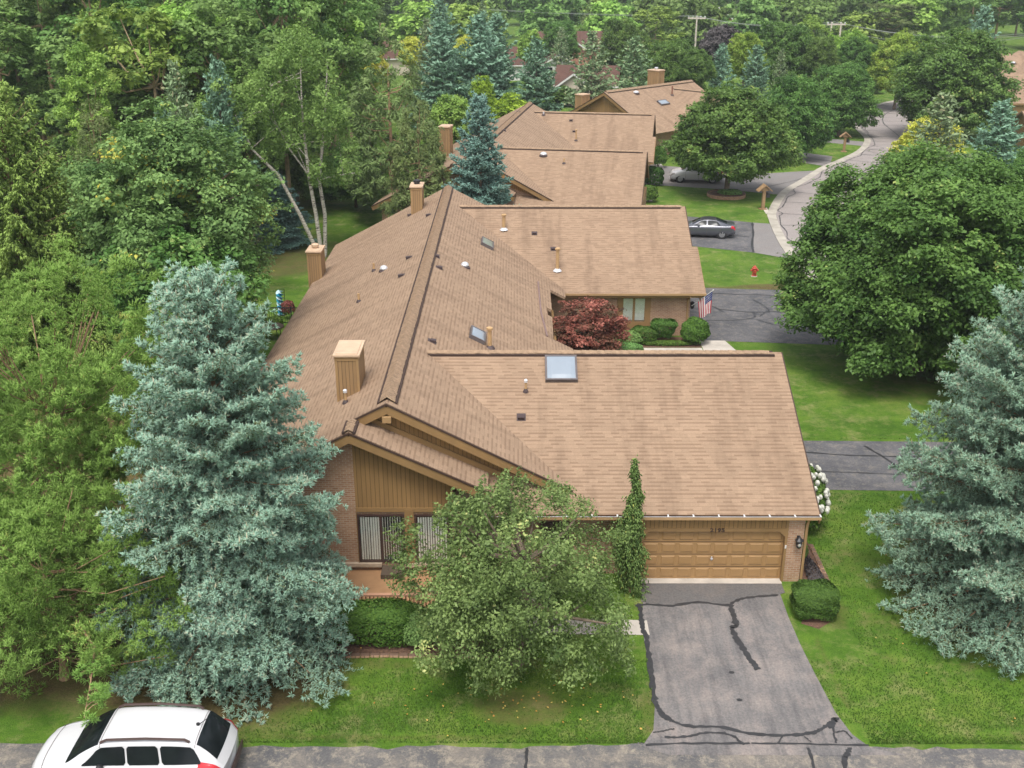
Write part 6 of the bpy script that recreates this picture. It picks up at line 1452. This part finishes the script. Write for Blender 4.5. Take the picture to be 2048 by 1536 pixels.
# spreading layered conifer
pl_ = []; rg = np.random.default_rng(77)
for k in range(90):
    a = rg.uniform(0, 6.28); L = int(rg.integers(0, 4)); q = rg.random() ** .5 * (9 - L * 1.2); pl_.append((q * math.cos(a), q * math.sin(a), 8.5 + L * 2.2 + rg.normal(0, .3), rg.uniform(1.1, 1.9), math.cos(a) * .3, math.sin(a) * .3, .9))
mk('layered', crown_mesh('layered_crown', 'f_pine_dark', 4, pl_, 90, .6, flat=.35, up=1.2, asp=.3), 17, 9, trunk_mesh(17, .35, pl_, 3, 16), 'bark_pale')

T = tree_px
T('lone', 960, 196, 73.5, 92, 'deep blue spruce standing alone between the first and second roofs', v=0, name='spruce_tree', cat='spruce tree')
T('pine', 780, 52, 86, 118, 'tall olive green pine left of the second building', v=0, name='pine_tree', cat='pine tree')
T('pine', 838, 190, 77, 84, 'shorter olive pine leaning against the tall pine and the second roof', v=1, name='pine_tree', cat='pine tree')
T('lone', 552, 345, 77.5, 74, 'very dark blue spruce below the birch leaves', v=0, name='spruce_tree', cat='spruce tree')
T('green', 372, 128, 66, 52, 'olive green spruce with bare tip rising behind the yellow tipped tree', v=0, name='spruce_tree', cat='spruce tree')
T('blue', 452, 122, 72, 52, 'slim pale blue spruce beside the birch top', v=1, name='spruce_tree', cat='spruce tree')
T('blue', 345, 205, 62, 30, 'small silvery spruce among the mixed trees', v=0, name='spruce_tree', cat='spruce tree')
T('forest_light', 195, 78, 70, 62, 'yellow green broadleaf tree standing in front of the left woods', v=0)
T('pine', 215, 190, 60, 70, 'soft green pine below the yellow green tree', v=1, name='pine_tree', cat='pine tree')
T('forest_light', 690, 75, 105, 62, 'bright green tree between birch and tall pine', v=1)
T('forest_light', 585, 62, 96, 60, 'pale green tree top behind the birch', v=2)
T('maple', 500, 330, 64, 45, 'dark broadleaf shrubby tree at the birch foot', v=1)
T('yellow', 735, 92, 120, 42, 'yellow leaved tree behind the tall pine', v=0)
# street maples
T('maple', 1462, 158, 95.5, 124, 'round maple growing in the stone planter ring on the lawn', v=0, name='maple_tree', cat='maple tree')
T('maple', 1592, 152, 113, 74, 'green maple directly behind the ringed maple', v=1, name='maple_tree', cat='maple tree')
T('maple', 1684, 122, 129, 72, 'dark maple arching over the bend of the winding road', v=2, name='maple_tree', cat='maple tree')
T('maple', 1905, 58, 127, 122, 'broad maple in front of the right edge townhouse', v=1, name='maple_tree', cat='maple tree')
T('bright', 1798, 56, 152, 62, 'bright yellow green maple left of the broad maple', v=0, name='maple_tree', cat='maple tree')
T('bright', 1690, 60, 160, 58, 'bright green maple above the dark road maple', v=1, name='maple_tree', cat='maple tree')
T('maple', 1707, 66, 156, 44, 'darker green maple growing inside the bright pair', v=0, name='maple_tree', cat='maple tree')
T('maple', 1640, 72, 150, 34, 'small green maple left of the bright pair', v=2, name='maple_tree', cat='maple tree')
T('maple', 1566, 38, 155, 62, 'large round dark green tree behind the road maples', v=2)
T('bright', 1487, 60, 148, 42, 'bright oval tree right of the dark purple one', v=2)
T('forest_light', 1620, 24, 175, 40, 'light green tree right of the large round dark tree', v=1)
T('purple', 1438, 48, 158, 42, 'dark purple leaved tree below the single utility pole', v=0)
T('blue', 1440, 92, 138, 34, 'silvery spruce in front of the purple tree', v=1, name='spruce_tree', cat='spruce tree')
T('blue', 1508, 92, 132, 42, 'broad silvery spruce in front of the bright oval tree', v=0, name='spruce_tree', cat='spruce tree')
T('green', 1556, 102, 136, 24, 'thin pale spruce right of the broad silvery spruce', v=1, name='spruce_tree', cat='spruce tree')
T('green', 1872, 190, 90, 76, 'green spruce rising from the yellow shrub by the road', v=0, name='spruce_tree', cat='spruce tree')
T('yellow', 1850, 236, 95.5, 66, 'golden yellow shrub tree wrapped round the green spruce', v=0)
T('blue', 1992, 204, 98, 58, 'blue green spruce near the right picture edge', v=1, name='spruce_tree', cat='spruce tree')
T('blue', 1952, 14, 150, 46, 'pale blue spruce rising behind the broad right maple', v=0, name='spruce_tree', cat='spruce tree')
T('maple', 2075, 268, 78, 60, 'green tree cut by the right picture edge behind the huge maple', v=0)
# conifers and shrubs behind the second building
T('blue', 885, 46, 132, 60, 'tall blue spruce left of the tallest pair', v=0, name='spruce_tree', cat='spruce tree')
T('blue', 960, 32, 135, 66, 'tallest blue spruce of the centre group', v=1, name='spruce_tree', cat='spruce tree')
T('blue', 993, 30, 140, 52, 'blue green spruce joined to the right of the tallest one', v=0, name='spruce_tree', cat='spruce tree')
T('blue', 1072, 80, 128, 50, 'grey blue spruce in front of the white gabled house', v=1, name='spruce_tree', cat='spruce tree')
T('green', 1182, 66, 128, 55, 'green spruce right of the brown roofed cream house', v=0, name='spruce_tree', cat='spruce tree')
T('green', 1265, 78, 134, 58, 'grey green spruce behind the third townhouse chimney', v=1, name='spruce_tree', cat='spruce tree')
T('green', 1122, 58, 170, 28, 'narrow dark spruce before the red brick house', v=1, name='spruce_tree', cat='spruce tree')
T('green', 855, 40, 150, 36, 'narrow brownish spruce behind the tall blue spruce', v=0, name='spruce_tree', cat='spruce tree')
T('green', 965, 4, 165, 24, 'brown topped spruce tip above the tallest blue spruce', v=1, name='spruce_tree', cat='spruce tree')
T('blue', 880, 0, 205, 45, 'distant blue spruce on the far row', v=1, name='spruce_tree', cat='spruce tree')
T('lime', 966, 150, 118, 24, 'small lime green tree behind the lone blue spruce', v=0)
T('light', 905, 190, 108, 52, 'bushy bright green tree above the far chimney', v=0)
T('lime', 1020, 186, 122, 48, 'yellow green bush beyond the second ridge', v=0)
T('yellow', 826, 72, 165, 32, 'bright yellow tree left of the spruce group', v=0)
T('yellow', 932, 70, 172, 24, 'small yellow tree between the spruces', v=0)
T('maple', 1345, 72, 140, 62, 'rounded green tree behind the third townhouse roof', v=2)
T('maple', 1390, 92, 135, 36, 'darker green tree right of the rounded one', v=0)
T('maple', 1246, 38, 175, 54, 'round dark green tree behind the grey green spruce', v=1)
T('maple', 1122, 38, 190, 38, 'rounded tree behind the narrow dark spruce', v=2)
T('forest_light', 1310, 8, 200, 62, 'wide light green tree left of the single utility pole', v=1)
T('light', 1060, 62, 175, 28, 'small pale tree left of the red brick house', v=2)
T('layered', 1770, 0, 225, 72, 'spreading flat topped conifer with pale limbs behind the wires', v=0)
T('layered', 1600, -12, 240, 60, 'second spreading conifer left of the flat topped one', v=0, rz=2)
T('pine', 1195, -8, 230, 46, 'grey green pine in the far centre', v=0, name='pine_tree', cat='pine tree')
plant('maple', (*G(1120, 212), 0), 2.9, 2.7, 'round clipped green bush on the far lawn', 'bush', 'bush')
plant('maple', (55.5, 170, 0), 3.0, 2.0, 'small reddish green bush beside the far road', 'bush', 'bush')

# left woods: many tall trees
rg = np.random.default_rng(5); forest = []
for row, (Y, n_, x0, x1) in enumerate([(84, 7, -46, -15), (94, 9, -56, -14), (104, 10, -60, -14), (116, 12, -66, -16), (130, 13, -74, -20), (148, 14, -84, -20), (172, 14, -96, -24)]):
    for i in range(n_):
        x = x0 + (x1 - x0) * (i + .5) / n_ + rg.normal(0, 1.2); y = Y + rg.normal(0, 2.2); light = rg.random() < .28
        h = rg.uniform(17, 23) * (.82 if row < 1 else 1)
        plant('forest_light' if light else 'forest', (x, y, 0), h, rg.uniform(4.2, 6.0), 'tall pale green woodland tree in the left woods' if light else 'tall dark green woodland tree in the left woods', 'woodland tree', 'woodland_tree',
              'pale trees of the left woods' if light else 'dark trees of the left woods', rz=rg.uniform(0, 6.28), v=int(rg.integers(0, 3)))
for i in range(16):
    x = -52 + i * 2.5 + rg.normal(0, .8); y = 76 + rg.uniform(0, 14) + (8 if x > -22 else 0)
    plant('woods', (x, y, 0), rg.uniform(3.5, 7), rg.uniform(2.0, 3.2), 'low understory tree along the edge of the left woods', 'understory tree', 'understory_tree', 'understory trees of the left woods', rz=rg.uniform(0, 6.28), v=int(rg.integers(0, 3)))
for px, yt, Y, lab in ((297, 20, 80, 'woodland tree with a tall pale bare trunk at the front of the left woods'), (398, 10, 84, 'woodland tree with a thinner straight pale trunk right of the tall bare one'), (655, 30, 100, 'woodland tree with pale trunk behind the birch top')):
    H_ = zat(yt, Y); P_ = [(q * math.cos(a), q * math.sin(a), H_ - rg.uniform(.5, 5.5), rg.uniform(.8, 1.4), math.cos(a) * .8, math.sin(a) * .8, .5) for a, q in [(rg.uniform(0, 6.28), 3.2 * rg.random() ** .5) for _ in range(34)]]
    shrubby(lab, (xat(px, Y, 8), Y, 0), 'f_woods_light', P_, 110, .42, H_, .26, 'woodland tree', 'woodland_tree', int(px), nl=12, bark='bark_pale', fork=.55, lean=(1.2, 0), tonev=.12)
# far rows
for row, (Y, n_) in enumerate([(205, 16), (222, 20), (255, 22), (290, 24), (330, 26), (380, 26), (440, 28)]):
    half = Y * .56
    for i in range(n_):
        x = -half + 2 * half * (i + .5) / n_ + rg.normal(0, 2.5); y = Y + rg.normal(0, 5)
        if any(abs(x - hx) < 9 and abs(y - hy) < 14 for hx, hy in ((-18, 244), (-22, 200), (12, 205), (4, 190), (47, 262))): continue
        if Y < 210 and (x < -20 or 20 < x < 120): continue
        if Y < 250 and x > 85: continue
        light = rg.random() < .35; h = rg.uniform(9, 15) + (5 if row >= 3 else 0) + (3 if x > 55 and row > 1 else 0); con = rg.random() < .16
        if con: plant('green', (x, y, 0), h, rg.uniform(3, 4), 'distant conifer in the far tree belt', 'conifer', 'conifer_tree', 'distant conifers of the far tree belt', rz=rg.uniform(0, 6))
        else:
            plant('far_light' if light else 'far', (x, y, 0), h, rg.uniform(5.5, 8.5), 'distant light green tree in the far tree belt' if light else 'distant dark green tree in the far tree belt', 'far tree', 'far_tree',
              'distant light green trees' if light else 'distant dark green trees', rz=rg.uniform(0, 6.28), v=int(rg.integers(0, 3)))
# golf course trees at the upper right with clear stems
for i in range(7):
    x = 92 + i * 8.5 + rg.normal(0, 1); y = 232 + rg.normal(0, 4)
    plant('forest', (x, y, 0), 19, 7, 'dark tree with bare stem at the far upper right grass', 'parkland tree', 'parkland_tree', 'parkland trees above the right townhouse', v=i % 3)

# ---- shrubs
def shell(label, loc, mat, rx, ry, rz_, n, leaf, seed=1, name='shrub', cat='shrub', top=None, boxy=0.0, parts=None):
    rng = np.random.default_rng(seed); d = nrmz(rng.normal(0, 1, (n, 3))); d[:, 2] = np.where(d[:, 2] < -.55, -d[:, 2], d[:, 2])
    if boxy: d = np.sign(d) * np.abs(d) ** (1 - boxy); d = d / (np.abs(d) ** 4).sum(1, keepdims=True) ** .25
    lump = 1 + .06 * np.sin(5 * d[:, 0] + seed) * np.cos(4 * d[:, 1]) + .05 * np.sin(9 * d[:, 2] + 3 * d[:, 0])
    q = lump * rng.uniform(.80, 1.02, n) ** .8; P = d * q[:, None] * [rx, ry, rz_]; zc = rz_ * .95; P[:, 2] += zc
    if top == 'flare': s = .45 + .6 * np.clip(P[:, 2] / (2 * rz_), 0, 1); P[:, 0] *= s; P[:, 1] *= s
    P[:, 2] = np.maximum(P[:, 2], .02)
    N = nrmz(d + rng.normal(0, .5, (n, 3)) + [0, 0, .3]); A = nrmz(rng.normal(0, 1, (n, 3))); l = leaf * rng.uniform(.7, 1.3, n)
    V, F = leaf_quads(P, N, A, l, l * .55); r = empty(name, loc); tag(r, label, cat)
    mkobj('leaves', npmesh('leaves', V, F, mat, np.clip(rng.normal(.5, .22, n), 0, 1)), r)
    mb = MB()
    for k in range(7): a = k * .9; mb.tube([(0, 0, 0), (rx * .35 * math.cos(a), ry * .35 * math.sin(a), rz_ * .8), (rx * .6 * math.cos(a), ry * .6 * math.sin(a), rz_ * 1.35)], [.025, .018, .008], 5, False)
    mb.build('stem', 'bark', r); return r
shell('rounded dark green yew beside the right garage pier', (9.95, 29.75, 0), 'f_boxwood', .72, .58, .56, 26000, .06, 2, boxy=.12)
hx, hy = -4.6, 28.35
shell('leafy green hedge in front of the deck railing', (hx, hy, 0), 'f_hedge', 1.75, .62, .62, 24000, .085, 3, 'hedge', 'hedge', boxy=.2)
shell('hedge continuing behind the crabapple tree', (-1.4, 28.6, 0), 'f_hedge', 1.5, .55, .55, 12000, .085, 33, 'hedge', 'hedge', boxy=.2)
shell('grey green shrub between hedge and crabapple', (-3.0, 28.0, 0), 'f_juniper', .55, .5, .6, 5000, .08, 34)
shell('cushion of light green juniper nearest the ridge', (xat(1257, 54.3, .6), 54.2, 0), 'f_juniper', .85, .5, .34, 5000, .09, 5)
shell('cushion of light green juniper under the window', (xat(1257, 55.7, .6), 55.8, 0), 'f_juniper', .82, .5, .42, 5000, .09, 6)
shell('boxy dark green yew right of the junipers', (xat(1287, 56.3, .6), 56.2, 0), 'f_boxwood', .72, .5, .46, 7000, .08, 7, boxy=.25)
shell('flared clipped green bush between two yews', (xat(1327, 56.4, .6), 56.3, .2), 'f_boxwood', .82, .55, .56, 7000, .08, 8, top='flare', boxy=.2)
shell('round glossy shrub at the flag corner', (xat(1388, 56.3, .7), 56.0, 0), 'f_hedge', .8, .65, .78, 8000, .1, 9)
shell('low green ground plants below the clipped bush', (xat(1340, 55.6, .1), 55.75, 0), 'f_hedge', 1.6, .25, .14, 2600, .09, 10, 'ground_plants', 'plants')
shell('square green shrub at the third wing corner', (xat(1307, 99.5, .7), 99.8, 0), 'f_boxwood', .95, .8, .85, 5000, .14, 11, boxy=.25)
shell('white flecked bush by the second wing far corner', (xat(1298, 92, .6), 92.5, 0), 'f_hedge', .9, .8, .75, 3000, .15, 12)
shell('red and green flowering bush near the porch', (xat(1318, 108, .8), 108.5, 0), 'f_hedge', .9, .8, 1.1, 3000, .18, 13)
shell('small dark perennials in the ring planter', (px_ + .3, py_ + .1, .2), 'f_woods', 1.1, .9, .2, 1600, .14, 14, 'ground_plants', 'plants')
shell('dark flowering plants in the narrow garage side bed', (10.55, 31.6, 0), 'f_purple', .28, 1.7, .12, 1800, .08, 15, 'ground_plants', 'plants')
shell('green plant beside the garage side wall', (10.35, 33.4, 0), 'f_hedge', .3, .45, .28, 1600, .08, 16)
shell('pink blossoms behind the deck railing', (-6.2, 30.2, .3), 'f_pink', .5, .3, .3, 900, .09, 17, 'flowers', 'flowers')
shell('red potted flowers beside the patio railing', (xat(577, 60.2, .6), 60.2, .3), 'f_red', .4, .35, .45, 900, .12, 18, 'flowers', 'flowers')
shell('leafy patio plants beside the black railing', (xat(550, 58.6, .6), 58.6, 0), 'f_hedge', .45, .4, .4, 1200, .12, 19)
# japanese maple in the courtyard
JP = round_puffs(61, 3.6, 2.0, 2.15, 1.55, 60, .5, .5, .22)
shrubby('dark red japanese maple in the courtyard behind the near ridge', (xat(1176, 52.6, 2), 52.6, 0), 'f_red', JP, 800, .13, 3.4, .09, seed=21, nl=14, flat=.45, tonev=.16, cat='japanese maple', name='japanese_maple')
# hydrangea with white flower heads
hq = shell('white flowering hydrangea at the near right wall', (11.05, 36.2, 0), 'f_hedge', .85, 1.7, 1.1, 9000, .11, 22, 'hydrangea', 'hydrangea')
fm = None; rg = np.random.default_rng(9)
Pn = nrmz(rg.normal(0, 1, (500, 3))) * (rg.random((500, 1)) ** .3) * .11 * [1, 1, 1.15]; Vv, Ff = leaf_quads(Pn, nrmz(Pn + .001), nrmz(rg.normal(0, 1, (500, 3))), np.full(500, .05), np.full(500, .045)); fm = npmesh('flower', Vv, Ff, 'f_flower', rg.random(500))
for i in range(72):
    a = rg.uniform(-1.9, 1.9) if i > 8 else rg.uniform(0, 6.28); u = rg.uniform(-.1, .95); s = math.sqrt(1 - u * u * .9); o = mkobj('flower', fm, hq)
    o.location = (.85 * s * math.cos(a) + .05, 1.75 * s * math.sin(a), 1.1 + 1.2 * u); k = rg.uniform(.55, 1.0); o.scale = (k, k, k * 1.1)

# ============================================================ HAZE
mb = MB(); mb.box(-880, 880, -50, 1700, -1, 60); hz = mb.build('haze', 'white')
mh = bpy.data.materials.new('thin_haze'); mh.use_nodes = True; nt = mh.node_tree; nt.nodes.clear()
o_ = nt.nodes.new('ShaderNodeOutputMaterial'); v_ = nt.nodes.new('ShaderNodeVolumePrincipled'); v_.inputs['Color'].default_value = (.86, .92, .96, 1); v_.inputs['Density'].default_value = .0003; v_.inputs['Anisotropy'].default_value = .2
nt.links.new(v_.outputs[0], o_.inputs['Volume']); hz.data.materials.clear(); hz.data.materials.append(mh); tag(hz, 'thin summer haze', kind='stuff')
